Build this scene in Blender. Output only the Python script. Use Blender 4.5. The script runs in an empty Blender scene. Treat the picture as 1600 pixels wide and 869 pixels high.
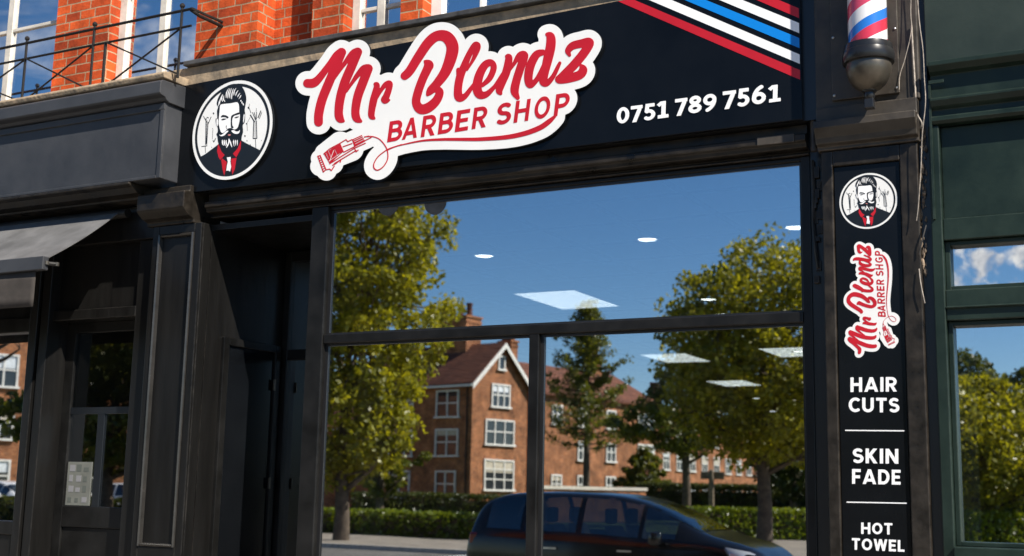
import bpy, bmesh, math, random
import numpy as np
from mathutils import Vector, Matrix
from mathutils.geometry import delaunay_2d_cdt

rng = random.Random(7)
SC = bpy.context.scene
COL = SC.collection
PI = math.pi
R = math.radians

# ------------------------------------------------------------------ camera model
F = 1952.6                                   # focal length in photo pixels (1600 wide)
YAW, PIT, ROLL = R(27.93), R(9.674), R(1.185)
CAM = np.array([0.0, -6.0, 1.6])
_fw = np.array([-math.sin(YAW) * math.cos(PIT), math.cos(YAW) * math.cos(PIT), math.sin(PIT)])
_r = np.array([math.cos(YAW), math.sin(YAW), 0.0])
_u = np.cross(_r, _fw)
RT = _r * math.cos(ROLL) + _u * math.sin(ROLL)
UP = -_r * math.sin(ROLL) + _u * math.cos(ROLL)
GLASS_Y = 0.12


def ray(px, py):
    return (px - 800) * RT - (py - 434.5) * UP + F * _fw


def at(px, py, y=0.0):
    """measured point of the facade: photo position -> (x, z) on the plane y"""
    d = ray(px, py)
    t = (y - CAM[1]) / d[1]
    p = CAM + d * t
    return float(p[0]), float(p[2])


def at_z(px, py, z):
    d = ray(px, py)
    t = (z - CAM[2]) / d[2]
    p = CAM + d * t
    return float(p[0]), float(p[1])


def street(px, zf):
    """ground position of something seen mirrored in the shop window at distance zf"""
    d = (px - 800) / F * _r + np.array([-math.sin(YAW), math.cos(YAW), 0.0])
    p = CAM + d * zf
    return float(p[0]), float(2 * GLASS_Y - p[1])


# ------------------------------------------------------------------ object helpers
def link(o, parent=None):
    COL.objects.link(o)
    if parent is not None:
        o.parent = parent
    return o


def tag(o, label=None, cat=None, group=None, kind=None):
    if label: o['label'] = label
    if cat: o['category'] = cat
    if group: o['group'] = group
    if kind: o['kind'] = kind
    return o


def thing(name, label, cat, loc=(0, 0, 0), rz=0.0, group=None):
    o = bpy.data.objects.new(name, None)
    o.empty_display_size = 0.2
    o.location = loc
    o.rotation_euler = (0, 0, rz)
    link(o)
    return tag(o, label, cat, group)


WORLD = set()


def fixed(name, label, cat, loc=(0, 0, 0), group=None):
    """a thing of the facade: its parts are written in world metres"""
    o = thing(name, label, cat, loc, 0, group)
    WORLD.add(o.name)
    return o


def settle(o, parent):
    if parent is not None and parent.name in WORLD:
        o.matrix_parent_inverse = Matrix.Translation(-Vector(parent.location))


def copy_tree(o, parent=None):
    c = o.copy()
    COL.objects.link(c)
    if parent is not None:
        c.parent = parent
    for ch in list(o.children):
        copy_tree(ch, c)
    return c


class MB:
    def __init__(s):
        s.v, s.f = [], []

    def add(s, vs, fs):
        n = len(s.v)
        s.v += [tuple(map(float, p)) for p in vs]
        s.f += [tuple(i + n for i in f) for f in fs]
        return s

    def box(s, x0, x1, y0, y1, z0, z1):
        vs = [(x, y, z) for x in (x0, x1) for y in (y0, y1) for z in (z0, z1)]
        return s.add(vs, [(0, 1, 3, 2), (4, 6, 7, 5), (0, 4, 5, 1), (2, 3, 7, 6), (0, 2, 6, 4), (1, 5, 7, 3)])

    def quad(s, *p):
        return s.add(p, [tuple(range(len(p)))])

    def prism_x(s, prof, x0, x1):
        """extrude a (y,z) outline along x"""
        n = len(prof)
        vs = [(x0, y, z) for y, z in prof] + [(x1, y, z) for y, z in prof]
        fs = [(i, (i + 1) % n, n + (i + 1) % n, n + i) for i in range(n)]
        fs += [tuple(range(n - 1, -1, -1)), tuple(range(n, 2 * n))]
        return s.add(vs, fs)

    def prism_z(s, prof, z0, z1):
        n = len(prof)
        vs = [(x, y, z0) for x, y in prof] + [(x, y, z1) for x, y in prof]
        fs = [(i, (i + 1) % n, n + (i + 1) % n, n + i) for i in range(n)]
        fs += [tuple(range(n - 1, -1, -1)), tuple(range(n, 2 * n))]
        return s.add(vs, fs)

    def tube(s, pts, rad, seg=8, cap=True):
        pts = [Vector(p) for p in pts]
        rads = rad if isinstance(rad, (list, tuple)) else [rad] * len(pts)
        n0 = len(s.v)
        ref = None
        for i, p in enumerate(pts):
            a = pts[max(i - 1, 0)]
            b = pts[min(i + 1, len(pts) - 1)]
            t = (b - a)
            t = t.normalized() if t.length > 1e-9 else Vector((0, 0, 1))
            if ref is None:
                ref = Vector((0, 0, 1)) if abs(t.z) < .9 else Vector((1, 0, 0))
            e1 = t.cross(ref)
            e1 = e1.normalized() if e1.length > 1e-6 else t.orthogonal().normalized()
            e2 = t.cross(e1).normalized()
            for k in range(seg):
                an = 2 * PI * k / seg
                q = p + (e1 * math.cos(an) + e2 * math.sin(an)) * rads[i]
                s.v.append(tuple(q))
        for i in range(len(pts) - 1):
            for k in range(seg):
                a = n0 + i * seg + k
                b = n0 + i * seg + (k + 1) % seg
                s.f.append((a, b, b + seg, a + seg))
        if cap:
            s.f.append(tuple(n0 + k for k in range(seg)))
            e = n0 + (len(pts) - 1) * seg
            s.f.append(tuple(e + k for k in range(seg - 1, -1, -1)))
        return s

    def lathe(s, prof, cx, cy, seg=32, cz=0.0):
        n0 = len(s.v)
        for r_, z in prof:
            for k in range(seg):
                a = 2 * PI * k / seg
                s.v.append((cx + r_ * math.cos(a), cy + r_ * math.sin(a), cz + z))
        for i in range(len(prof) - 1):
            for k in range(seg):
                a = n0 + i * seg + k
                b = n0 + i * seg + (k + 1) % seg
                s.f.append((a, b, b + seg, a + seg))
        s.f.append(tuple(n0 + k for k in range(seg - 1, -1, -1)))
        e = n0 + (len(prof) - 1) * seg
        s.f.append(tuple(e + k for k in range(seg)))
        return s

    def build(s, name, mat, parent=None, smooth=False, bevel=0.0, fix=True):
        me = bpy.data.meshes.new(name)
        me.from_pydata(s.v, [], s.f)
        if fix:
            bm = bmesh.new()
            bm.from_mesh(me)
            bmesh.ops.recalc_face_normals(bm, faces=bm.faces)
            bm.to_mesh(me)
            bm.free()
        me.materials.append(mat)
        if smooth:
            for p in me.polygons:
                p.use_smooth = True
            try:
                me.set_sharp_from_angle(angle=R(40))
            except Exception:
                pass
        me.update()
        o = bpy.data.objects.new(name, me)
        link(o, parent)
        settle(o, parent)
        if bevel:
            b = o.modifiers.new('bevel', 'BEVEL')
            b.width = bevel
            b.segments = 2
            b.limit_method = 'ANGLE'
            b.angle_limit = R(40)
        return o


# ------------------------------------------------------------------ materials
def mat(name, col, rough=.5, metal=0.0, var=0.0, vscale=8.0, bump=0.0, bscale=40.0, spec=.5, coat=0.0, rvar=0.0, stretch=None, col2=None, edge=None):
    m = bpy.data.materials.new(name)
    m.use_nodes = True
    nt = m.node_tree
    N, L = nt.nodes, nt.links
    b = N['Principled BSDF']
    b.inputs['Base Color'].default_value = (*col, 1)
    b.inputs['Roughness'].default_value = rough
    b.inputs['Metallic'].default_value = metal
    b.inputs['Specular IOR Level'].default_value = spec
    b.inputs['Coat Weight'].default_value = coat
    b.inputs['Coat Roughness'].default_value = .08
    tc = N.new('ShaderNodeTexCoord')
    src = tc.outputs['Object']
    if stretch:
        mp = N.new('ShaderNodeMapping')
        mp.inputs['Scale'].default_value = stretch
        L.new(src, mp.inputs['Vector'])
        src = mp.outputs['Vector']
    if var or rvar:
        n = N.new('ShaderNodeTexNoise')
        n.inputs['Scale'].default_value = vscale
        n.inputs['Detail'].default_value = 6
        n.inputs['Roughness'].default_value = .62
        L.new(src, n.inputs['Vector'])
    if var:
        mx = N.new('ShaderNodeMix')
        mx.data_type = 'RGBA'
        c2 = col2 or tuple(min(1, c * (1 + 2 * var) + .004 * var) for c in col)
        c1 = tuple(c * (1 - var) for c in col)
        mx.inputs[6].default_value = (*c1, 1)
        mx.inputs[7].default_value = (*c2, 1)
        rp = N.new('ShaderNodeMapRange')
        rp.inputs['From Min'].default_value = .32
        rp.inputs['From Max'].default_value = .68
        L.new(n.outputs['Fac'], rp.inputs['Value'])
        L.new(rp.outputs['Result'], mx.inputs[0])
        L.new(mx.outputs[2], b.inputs['Base Color'])
    if edge:
        bv = N.new('ShaderNodeBevel')
        bv.samples = 4
        bv.inputs['Radius'].default_value = .007
        ge = N.new('ShaderNodeNewGeometry')
        dt = N.new('ShaderNodeVectorMath')
        dt.operation = 'DOT_PRODUCT'
        L.new(bv.outputs[0], dt.inputs[0])
        L.new(ge.outputs['Normal'], dt.inputs[1])
        e1 = N.new('ShaderNodeMapRange')
        e1.inputs['From Min'].default_value = .995
        e1.inputs['From Max'].default_value = .90
        L.new(dt.outputs['Value'], e1.inputs['Value'])
        n4 = N.new('ShaderNodeTexNoise')
        n4.inputs['Scale'].default_value = 16
        n4.inputs['Detail'].default_value = 8
        n4.inputs['Roughness'].default_value = .7
        L.new(tc.outputs['Object'], n4.inputs['Vector'])
        e2 = N.new('ShaderNodeMapRange')
        e2.inputs['From Min'].default_value = .42
        e2.inputs['From Max'].default_value = .62
        L.new(n4.outputs['Fac'], e2.inputs['Value'])
        e3 = N.new('ShaderNodeMath')
        e3.operation = 'MULTIPLY'
        L.new(e1.outputs[0], e3.inputs[0])
        L.new(e2.outputs[0], e3.inputs[1])
        # a few chips and scuffs away from the edges too
        n5 = N.new('ShaderNodeTexNoise')
        n5.inputs['Scale'].default_value = 7
        n5.inputs['Detail'].default_value = 10
        n5.inputs['Roughness'].default_value = .8
        L.new(tc.outputs['Object'], n5.inputs['Vector'])
        e4 = N.new('ShaderNodeMapRange')
        e4.inputs['From Min'].default_value = .70
        e4.inputs['From Max'].default_value = .75
        L.new(n5.outputs['Fac'], e4.inputs['Value'])
        e5 = N.new('ShaderNodeMath')
        e5.operation = 'MAXIMUM'
        L.new(e3.outputs[0], e5.inputs[0])
        L.new(e4.outputs[0], e5.inputs[1])
        mxe = N.new('ShaderNodeMix')
        mxe.data_type = 'RGBA'
        mxe.inputs[7].default_value = (*edge, 1)
        L.new(e5.outputs[0], mxe.inputs[0])
        if var:
            L.new(mx.outputs[2], mxe.inputs[6])
        else:
            mxe.inputs[6].default_value = (*col, 1)
        L.new(mxe.outputs[2], b.inputs['Base Color'])
    if rvar:
        rr = N.new('ShaderNodeMapRange')
        rr.inputs['From Min'].default_value = .3
        rr.inputs['From Max'].default_value = .7
        rr.inputs['To Min'].default_value = max(.02, rough - rvar)
        rr.inputs['To Max'].default_value = min(1, rough + rvar)
        L.new(n.outputs['Fac'], rr.inputs['Value'])
        L.new(rr.outputs['Result'], b.inputs['Roughness'])
    if bump:
        n2 = N.new('ShaderNodeTexNoise')
        n2.inputs['Scale'].default_value = bscale
        n2.inputs['Detail'].default_value = 4
        L.new(src, n2.inputs['Vector'])
        bp = N.new('ShaderNodeBump')
        bp.inputs['Strength'].default_value = bump
        bp.inputs['Distance'].default_value = .01
        L.new(n2.outputs['Fac'], bp.inputs['Height'])
        L.new(bp.outputs['Normal'], b.inputs['Normal'])
    return m


def brick_mat(name, c1, c2, mortar, scale=1.0, bump=.6, dark=.25, patch=5.0):
    m = bpy.data.materials.new(name)
    m.use_nodes = True
    nt = m.node_tree
    N, L = nt.nodes, nt.links
    b = N['Principled BSDF']
    b.inputs['Roughness'].default_value = .85
    b.inputs['Specular IOR Level'].default_value = .25
    tc = N.new('ShaderNodeTexCoord')
    sp = N.new('ShaderNodeSeparateXYZ')
    L.new(tc.outputs['Object'], sp.inputs[0])
    ad = N.new('ShaderNodeMath')
    L.new(sp.outputs[0], ad.inputs[0])
    L.new(sp.outputs[1], ad.inputs[1])
    cb = N.new('ShaderNodeCombineXYZ')
    L.new(ad.outputs[0], cb.inputs[0])
    L.new(sp.outputs[2], cb.inputs[1])
    nz = N.new('ShaderNodeTexNoise')
    nz.inputs['Scale'].default_value = 14
    L.new(tc.outputs['Object'], nz.inputs['Vector'])
    wob = N.new('ShaderNodeVectorMath')
    wob.operation = 'MULTIPLY_ADD'
    wob.inputs[1].default_value = (.008, .008, 0)
    L.new(nz.outputs['Color'], wob.inputs[0])
    L.new(cb.outputs[0], wob.inputs[2])
    br = N.new('ShaderNodeTexBrick')
    br.inputs['Scale'].default_value = 1
    br.inputs['Brick Width'].default_value = .20 * scale
    br.inputs['Row Height'].default_value = .068 * scale
    br.inputs['Mortar Size'].default_value = .0055 * scale
    br.inputs['Mortar Smooth'].default_value = .25
    br.inputs['Bias'].default_value = -.1
    br.squash_frequency = 2
    br.squash = .72
    br.inputs['Color1'].default_value = (*c1, 1)
    br.inputs['Color2'].default_value = (*c2, 1)
    br.inputs['Mortar'].default_value = (*mortar, 1)
    L.new(wob.outputs[0], br.inputs['Vector'])
    n2 = N.new('ShaderNodeTexNoise')
    n2.inputs['Scale'].default_value = patch
    n2.inputs['Detail'].default_value = 8
    n2.inputs['Roughness'].default_value = .7
    L.new(tc.outputs['Object'], n2.inputs['Vector'])
    rp = N.new('ShaderNodeMapRange')
    rp.inputs['From Min'].default_value = .3
    rp.inputs['From Max'].default_value = .7
    rp.inputs['To Min'].default_value = 1 - dark
    rp.inputs['To Max'].default_value = 1 + dark * .5
    L.new(n2.outputs['Fac'], rp.inputs['Value'])
    mu = N.new('ShaderNodeVectorMath')
    mu.operation = 'SCALE'
    L.new(br.outputs['Color'], mu.inputs[0])
    L.new(rp.outputs['Result'], mu.inputs['Scale'])
    L.new(mu.outputs[0], b.inputs['Base Color'])
    bp = N.new('ShaderNodeBump')
    bp.inputs['Strength'].default_value = bump
    bp.inputs['Distance'].default_value = .012
    bp.invert = True
    n3 = N.new('ShaderNodeTexNoise')
    n3.inputs['Scale'].default_value = 60
    n3.inputs['Detail'].default_value = 4
    L.new(tc.outputs['Object'], n3.inputs['Vector'])
    ma = N.new('ShaderNodeMath')
    ma.operation = 'MULTIPLY_ADD'
    ma.inputs[1].default_value = .35
    L.new(n3.outputs['Fac'], ma.inputs[0])
    L.new(br.outputs['Fac'], ma.inputs[2])
    L.new(ma.outputs[0], bp.inputs['Height'])
    L.new(bp.outputs['Normal'], b.inputs['Normal'])
    return m


def glass_mat(name, refl, tint=(.75, .8, .8), rough=0.0, wav=0.0):
    """coated shop glass: part mirror, part see-through"""
    m = bpy.data.materials.new(name)
    m.use_nodes = True
    nt = m.node_tree
    N, L = nt.nodes, nt.links
    N.remove(N['Principled BSDF'])
    out = N['Material Output']
    g = N.new('ShaderNodeBsdfGlossy')
    g.inputs['Roughness'].default_value = rough
    g.inputs['Color'].default_value = (.97, .98, 1, 1)
    t = N.new('ShaderNodeBsdfTransparent')
    t.inputs['Color'].default_value = (*tint, 1)
    mx = N.new('ShaderNodeMixShader')
    lw = N.new('ShaderNodeLayerWeight')
    lw.inputs['Blend'].default_value = .2
    mr = N.new('ShaderNodeMapRange')
    mr.inputs['To Min'].default_value = refl
    mr.inputs['To Max'].default_value = 1.0
    L.new(lw.outputs['Fresnel'], mr.inputs['Value'])
    L.new(mr.outputs['Result'], mx.inputs[0])
    L.new(t.outputs[0], mx.inputs[1])
    L.new(g.outputs[0], mx.inputs[2])
    if wav:
        df = N.new('ShaderNodeBsdfDiffuse')
        df.inputs['Color'].default_value = (.5, .47, .42, 1)
        tcd = N.new('ShaderNodeTexCoord')
        nd = N.new('ShaderNodeTexNoise')
        nd.inputs['Scale'].default_value = 2.2
        nd.inputs['Detail'].default_value = 9
        nd.inputs['Roughness'].default_value = .72
        L.new(tcd.outputs['Object'], nd.inputs['Vector'])
        md = N.new('ShaderNodeMapRange')
        md.inputs['From Min'].default_value = .45
        md.inputs['From Max'].default_value = .8
        md.inputs['To Max'].default_value = .007
        L.new(nd.outputs['Fac'], md.inputs['Value'])
        m2_ = N.new('ShaderNodeMixShader')
        L.new(md.outputs[0], m2_.inputs[0])
        L.new(mx.outputs[0], m2_.inputs[1])
        L.new(df.outputs[0], m2_.inputs[2])
        L.new(m2_.outputs[0], out.inputs['Surface'])
    else:
        L.new(mx.outputs[0], out.inputs['Surface'])
    if wav:
        tc = N.new('ShaderNodeTexCoord')
        n = N.new('ShaderNodeTexNoise')
        n.inputs['Scale'].default_value = 1.6
        n.inputs['Detail'].default_value = 1
        L.new(tc.outputs['Object'], n.inputs['Vector'])
        bp = N.new('ShaderNodeBump')
        bp.inputs['Strength'].default_value = wav
        bp.inputs['Distance'].default_value = .01
        L.new(n.outputs['Fac'], bp.inputs['Height'])
        L.new(bp.outputs['Normal'], g.inputs['Normal'])
    return m


def lamp_mat(name, col, strength):
    m = bpy.data.materials.new(name)
    m.use_nodes = True
    b = m.node_tree.nodes['Principled BSDF']
    b.inputs['Base Color'].default_value = (.8, .8, .8, 1)
    b.inputs['Emission Color'].default_value = (*col, 1)
    b.inputs['Emission Strength'].default_value = strength
    return m


M = {}
M['black'] = mat('black_paint', (.0066, .0063, .0060), .36, spec=.32, var=.16, vscale=4, rvar=.07, bump=.08, bscale=12, stretch=(3, 3, .35), edge=(.042, .038, .034))
M['black_sign'] = mat('black_sign_sheet', (.0035, .0042, .0055), .2, spec=.22, var=.25, vscale=1.2, rvar=.05)
M['black_trim'] = mat('black_worn_trim', (.012, .0102, .0082), .38, spec=.3, var=.5, vscale=9, rvar=.15, bump=.25, bscale=18, edge=(.075, .06, .046), col2=(.028, .023, .018))
M['frame'] = mat('window_frame_black', (.006, .0058, .0055), .4, spec=.3, var=.3, vscale=5, rvar=.1)
M['gloss'] = mat('glossy_charcoal_moulding', (.022, .0205, .019), .24, spec=.55, var=.2, vscale=6, rvar=.06)
M['slate'] = mat('slate_grey_paint', (.036, .038, .043), .45, spec=.35, var=.18, vscale=2.5, rvar=.1, bump=.06, edge=(.08, .075, .07))
M['clad'] = mat('dark_metal_cladding', (.040, .034, .028), .42, spec=.35, var=.4, vscale=4, rvar=.15, bump=.15, bscale=9, edge=(.13, .11, .09))
M['awning'] = mat('grey_awning_cloth', (.095, .094, .095), .8, var=.25, vscale=4, bump=.25, bscale=200)
M['valance'] = mat('brown_grey_valance', (.035, .029, .025), .85, var=.25, vscale=6, bump=.3, bscale=12)
M['green'] = mat('dark_green_paint', (.010, .0195, .0148), .4, spec=.3, var=.3, vscale=2.4, rvar=.12, bump=.08, bscale=30, edge=(.045, .06, .048))
M['green_panel'] = mat('green_panel_paint', (.021, .033, .028), .5, spec=.3, var=.15, vscale=1.5, rvar=.1, bump=.05)
M['white'] = mat('white_acrylic', (.78, .78, .77), .35, var=.02, vscale=3, rvar=.08)
M['white_print'] = mat('white_vinyl', (.86, .86, .87), .4, var=.03, vscale=8)
M['red'] = mat('red_vinyl', (.47, .008, .018), .4, var=.08, vscale=3)
M['red_deep'] = mat('red_print', (.5, .012, .018), .45)
M['blue'] = mat('blue_vinyl', (.0, .21, .68), .4)
M['ink'] = mat('black_print', (.008, .010, .013), .35)
M['grey_ink'] = mat('grey_print', (.22, .22, .23), .5)
M['pink'] = mat('lip_print', (.6, .22, .2), .5)
M['window_white'] = mat('white_window_paint', (.74, .72, .68), .45, var=.1, vscale=6, bump=.1)
M['window_stone'] = mat('cream_window_surround', (.55, .51, .45), .6, var=.15, vscale=6, bump=.15)
M['ledge'] = mat('weathered_stone_ledge', (.30, .25, .19), .85, var=.55, vscale=9, bump=.8, bscale=22, col2=(.42, .31, .2))
M['lead'] = mat('dark_lead_capping', (.045, .043, .042), .55, var=.4, vscale=10, bump=.5, bscale=14)
M['iron'] = mat('black_iron', (.010, .0095, .009), .55, spec=.3, var=.3, vscale=20)
M['brick'] = brick_mat('orange_red_brick', (.66, .10, .020), (.36, .046, .012), (.42, .28, .17), dark=.55)
M['brick_far'] = brick_mat('street_brick', (.46, .17, .065), (.22, .07, .03), (.40, .28, .18), bump=.3, dark=.7, patch=1.1)  # broad mottling mixes weathering with tree shade painted into the brick colour
M['tile'] = brick_mat('clay_roof_tile', (.22, .085, .05), (.13, .052, .034), (.05, .025, .018), scale=2.6, bump=1.0, dark=.5)
M['glass'] = glass_mat('shop_glass', .60, wav=.018)
M['glass_up'] = glass_mat('sash_glass', .75, wav=.05)
M['glass_dark'] = glass_mat('dark_shop_glass', .42, tint=(.5, .5, .5), wav=.02)
M['glass_plain'] = glass_mat('plain_door_glass', .05, tint=(.7, .7, .68))
M['glass_car'] = glass_mat('car_glass', .16, tint=(.22, .25, .25))
M['pane_far'] = mat('house_window_glass', (.03, .035, .04), .06, spec=.8)
M['curtain'] = mat('pale_net_curtain', (.68, .72, .76), .9, var=.12, vscale=8, stretch=(14, 1, .6))
M['inside_dark'] = mat('dark_room_wall', (.035, .033, .031), .8, var=.2, vscale=2)
M['inside_floor'] = mat('dark_shop_floor', (.08, .076, .07), .5, var=.2)
M['inside_up'] = mat('grey_brown_room_wall', (.25, .23, .2), .9)  # one even grey-brown for the room backs behind the upstairs sashes
M['banner'] = mat('pale_banner_cloth', (.5, .45, .36), .8, var=.1)
M['disc'] = mat('grey_frosted_vinyl', (.075, .07, .066), .6, var=.2, vscale=10)
M['panel_light'] = lamp_mat('ceiling_panel_light', (1, .99, .97), 2.1)
M['spot_light'] = lamp_mat('downlight_lens', (1, .97, .92), 7)
M['bezel'] = mat('white_bezel', (.7, .7, .7), .4)
M['chrome'] = mat('brushed_metal', (.5, .49, .47), .3, metal=1.0, var=.2)
M['gunmetal'] = mat('bronze_grey_metal', (.12, .105, .085), .36, metal=.75, var=.25, vscale=5, rvar=.1)
M['ring'] = mat('black_plastic_ring', (.014, .014, .015), .28)
M['cable'] = mat('pale_cable', (.26, .225, .19), .6, var=.4, vscale=30)
M['cable_dark'] = mat('dark_cable', (.03, .028, .026), .6)
M['debris'] = mat('crumbling_mortar', (.14, .105, .075), .95, var=.7, vscale=20, bump=1, bscale=30)
M['car'] = mat('black_car_paint', (.005, .0052, .006), .18, coat=.4, spec=.3)
M['car_white'] = mat('white_car_paint', (.72, .73, .74), .22, coat=1.0)
M['rubber'] = mat('tyre_rubber', (.015, .015, .015), .8)
M['rim'] = mat('alloy_rim', (.45, .45, .46), .3, metal=.9)
M['headlamp'] = mat('clear_headlamp', (.65, .68, .7), .1, metal=.6)
M['tail'] = mat('red_tail_lamp', (.12, .006, .006), .2, coat=.5)
M['asphalt'] = mat('asphalt', (.10, .095, .088), .85, var=.25, vscale=.6, bump=.3, bscale=60)
M['paving'] = mat('paving', (.20, .175, .145), .85, var=.2, vscale=1.2, bump=.2, bscale=20)
M['kerb'] = mat('kerb_stone', (.33, .31, .28), .8, var=.2)
M['road_paint'] = mat('road_paint', (.75, .74, .7), .7, var=.12, vscale=5)
M['grass'] = mat('grass_ground', (.07, .10, .02), .9, var=.4, vscale=1.5, bump=.6, bscale=40)
M['bark'] = mat('bark', (.075, .055, .038), .9, var=.4, vscale=6, bump=.8, bscale=18)
M['poster'] = mat('pale_poster_paper', (.13, .135, .12), .6, var=.1)
M['poster_ink'] = mat('dark_poster_print', (.09, .10, .09), .6)
M['wood_post'] = mat('weathered_timber', (.16, .12, .08), .8, var=.3, vscale=8)
M['yellow_paper'] = mat('faded_card', (.30, .22, .12), .7, var=.3)


def leaf_mat(name, a, b, trans=.35):
    m = bpy.data.materials.new(name)
    m.use_nodes = True
    nt = m.node_tree
    N, L = nt.nodes, nt.links
    N.remove(N['Principled BSDF'])
    out = N['Material Output']
    tc = N.new('ShaderNodeTexCoord')
    n = N.new('ShaderNodeTexNoise')
    n.inputs['Scale'].default_value = 1.1
    n.inputs['Detail'].default_value = 7
    n.inputs['Roughness'].default_value = .75
    L.new(tc.outputs['Object'], n.inputs['Vector'])
    mr = N.new('ShaderNodeMapRange')
    mr.inputs['From Min'].default_value = .36
    mr.inputs['From Max'].default_value = .64
    L.new(n.outputs['Fac'], mr.inputs['Value'])
    mx = N.new('ShaderNodeMix')
    mx.data_type = 'RGBA'
    mx.inputs[6].default_value = (*a, 1)
    mx.inputs[7].default_value = (*b, 1)
    L.new(mr.outputs['Result'], mx.inputs[0])
    p = N.new('ShaderNodeBsdfPrincipled')
    p.inputs['Roughness'].default_value = .38
    p.inputs['Specular IOR Level'].default_value = .55
    t = N.new('ShaderNodeBsdfTranslucent')
    L.new(mx.outputs[2], p.inputs['Base Color'])
    sc = N.new('ShaderNodeVectorMath')
    sc.operation = 'MULTIPLY'
    sc.inputs[1].default_value = (1.5, 1.35, .6)
    L.new(mx.outputs[2], sc.inputs[0])
    L.new(sc.outputs[0], t.inputs['Color'])
    ms = N.new('ShaderNodeMixShader')
    ms.inputs[0].default_value = trans
    L.new(p.outputs[0], ms.inputs[1])
    L.new(t.outputs[0], ms.inputs[2])
    L.new(ms.outputs[0], out.inputs['Surface'])
    return m


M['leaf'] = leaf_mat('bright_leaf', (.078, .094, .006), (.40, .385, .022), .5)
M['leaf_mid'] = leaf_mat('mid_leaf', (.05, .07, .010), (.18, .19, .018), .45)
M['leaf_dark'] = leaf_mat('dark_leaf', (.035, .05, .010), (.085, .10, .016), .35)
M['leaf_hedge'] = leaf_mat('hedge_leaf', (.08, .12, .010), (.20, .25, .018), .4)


def pole_mat():
    m = bpy.data.materials.new('barber_pole_stripes')
    m.use_nodes = True
    nt = m.node_tree
    N, L = nt.nodes, nt.links
    b = N['Principled BSDF']
    b.inputs['Roughness'].default_value = .25
    b.inputs['Coat Weight'].default_value = .8
    tc = N.new('ShaderNodeTexCoord')
    sp = N.new('ShaderNodeSeparateXYZ')
    L.new(tc.outputs['Object'], sp.inputs[0])
    at2 = N.new('ShaderNodeMath')
    at2.operation = 'ARCTAN2'
    L.new(sp.outputs[1], at2.inputs[0])
    L.new(sp.outputs[0], at2.inputs[1])
    m1 = N.new('ShaderNodeMath')
    m1.operation = 'MULTIPLY'
    m1.inputs[1].default_value = -1 / (2 * PI)
    L.new(at2.outputs[0], m1.inputs[0])
    m2 = N.new('ShaderNodeMath')
    m2.operation = 'MULTIPLY_ADD'
    m2.inputs[1].default_value = 1 / .30
    L.new(sp.outputs[2], m2.inputs[0])
    L.new(m1.outputs[0], m2.inputs[2])
    fr = N.new('ShaderNodeMath')
    fr.operation = 'FRACT'
    L.new(m2.outputs[0], fr.inputs[0])
    cr = N.new('ShaderNodeValToRGB')
    cr.color_ramp.interpolation = 'CONSTANT'
    e = cr.color_ramp.elements
    e[0].position = 0
    e[0].color = (.72, .72, .74, 1)
    e[1].position = .17
    e[1].color = (.55, .03, .06, 1)
    for p, c in ((.36, (.02, .16, .55, 1)), (.53, (.72, .72, .74, 1)), (.76, (.60, .06, .12, 1))):
        k = e.new(p)
        k.color = c
    L.new(fr.outputs[0], cr.inputs[0])
    L.new(cr.outputs[0], b.inputs['Base Color'])
    return m


M['pole'] = pole_mat()


def ceiling_mat():
    m = mat('ceiling_tile', (.30, .30, .30), .9)
    nt = m.node_tree
    N, L = nt.nodes, nt.links
    br = N.new('ShaderNodeTexBrick')
    br.offset = 0
    br.inputs['Scale'].default_value = 1
    br.inputs['Brick Width'].default_value = .6
    br.inputs['Row Height'].default_value = .6
    br.inputs['Mortar Size'].default_value = .028
    br.inputs['Color1'].default_value = (.62, .62, .60, 1)
    br.inputs['Color2'].default_value = (.56, .56, .54, 1)
    br.inputs['Mortar'].default_value = (.01, .01, .01, 1)
    tc = N.new('ShaderNodeTexCoord')
    L.new(tc.outputs['Object'], br.inputs['Vector'])
    L.new(br.outputs['Color'], N['Principled BSDF'].inputs['Base Color'])
    return m


M['ceiling'] = ceiling_mat()

# ------------------------------------------------------------------ flat artwork: outlines, brush strokes, letters
def spline(pts, closed=False, n=5):
    """Catmull-Rom through points of any dimension"""
    p = np.array(pts, float)
    k = len(p)
    out = []
    rngi = range(k) if closed else range(k - 1)
    for i in rngi:
        if closed:
            a, b, c, d = p[(i - 1) % k], p[i], p[(i + 1) % k], p[(i + 2) % k]
        else:
            a, b, c, d = p[max(i - 1, 0)], p[i], p[i + 1], p[min(i + 2, k - 1)]
        for j in range(n):
            t = j / n
            out.append(.5 * ((2 * b) + (c - a) * t + (2 * a - 5 * b + 4 * c - d) * t * t + (-a + 3 * b - 3 * c + d) * t ** 3))
    if not closed:
        out.append(p[-1])
    return np.array(out)


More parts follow.
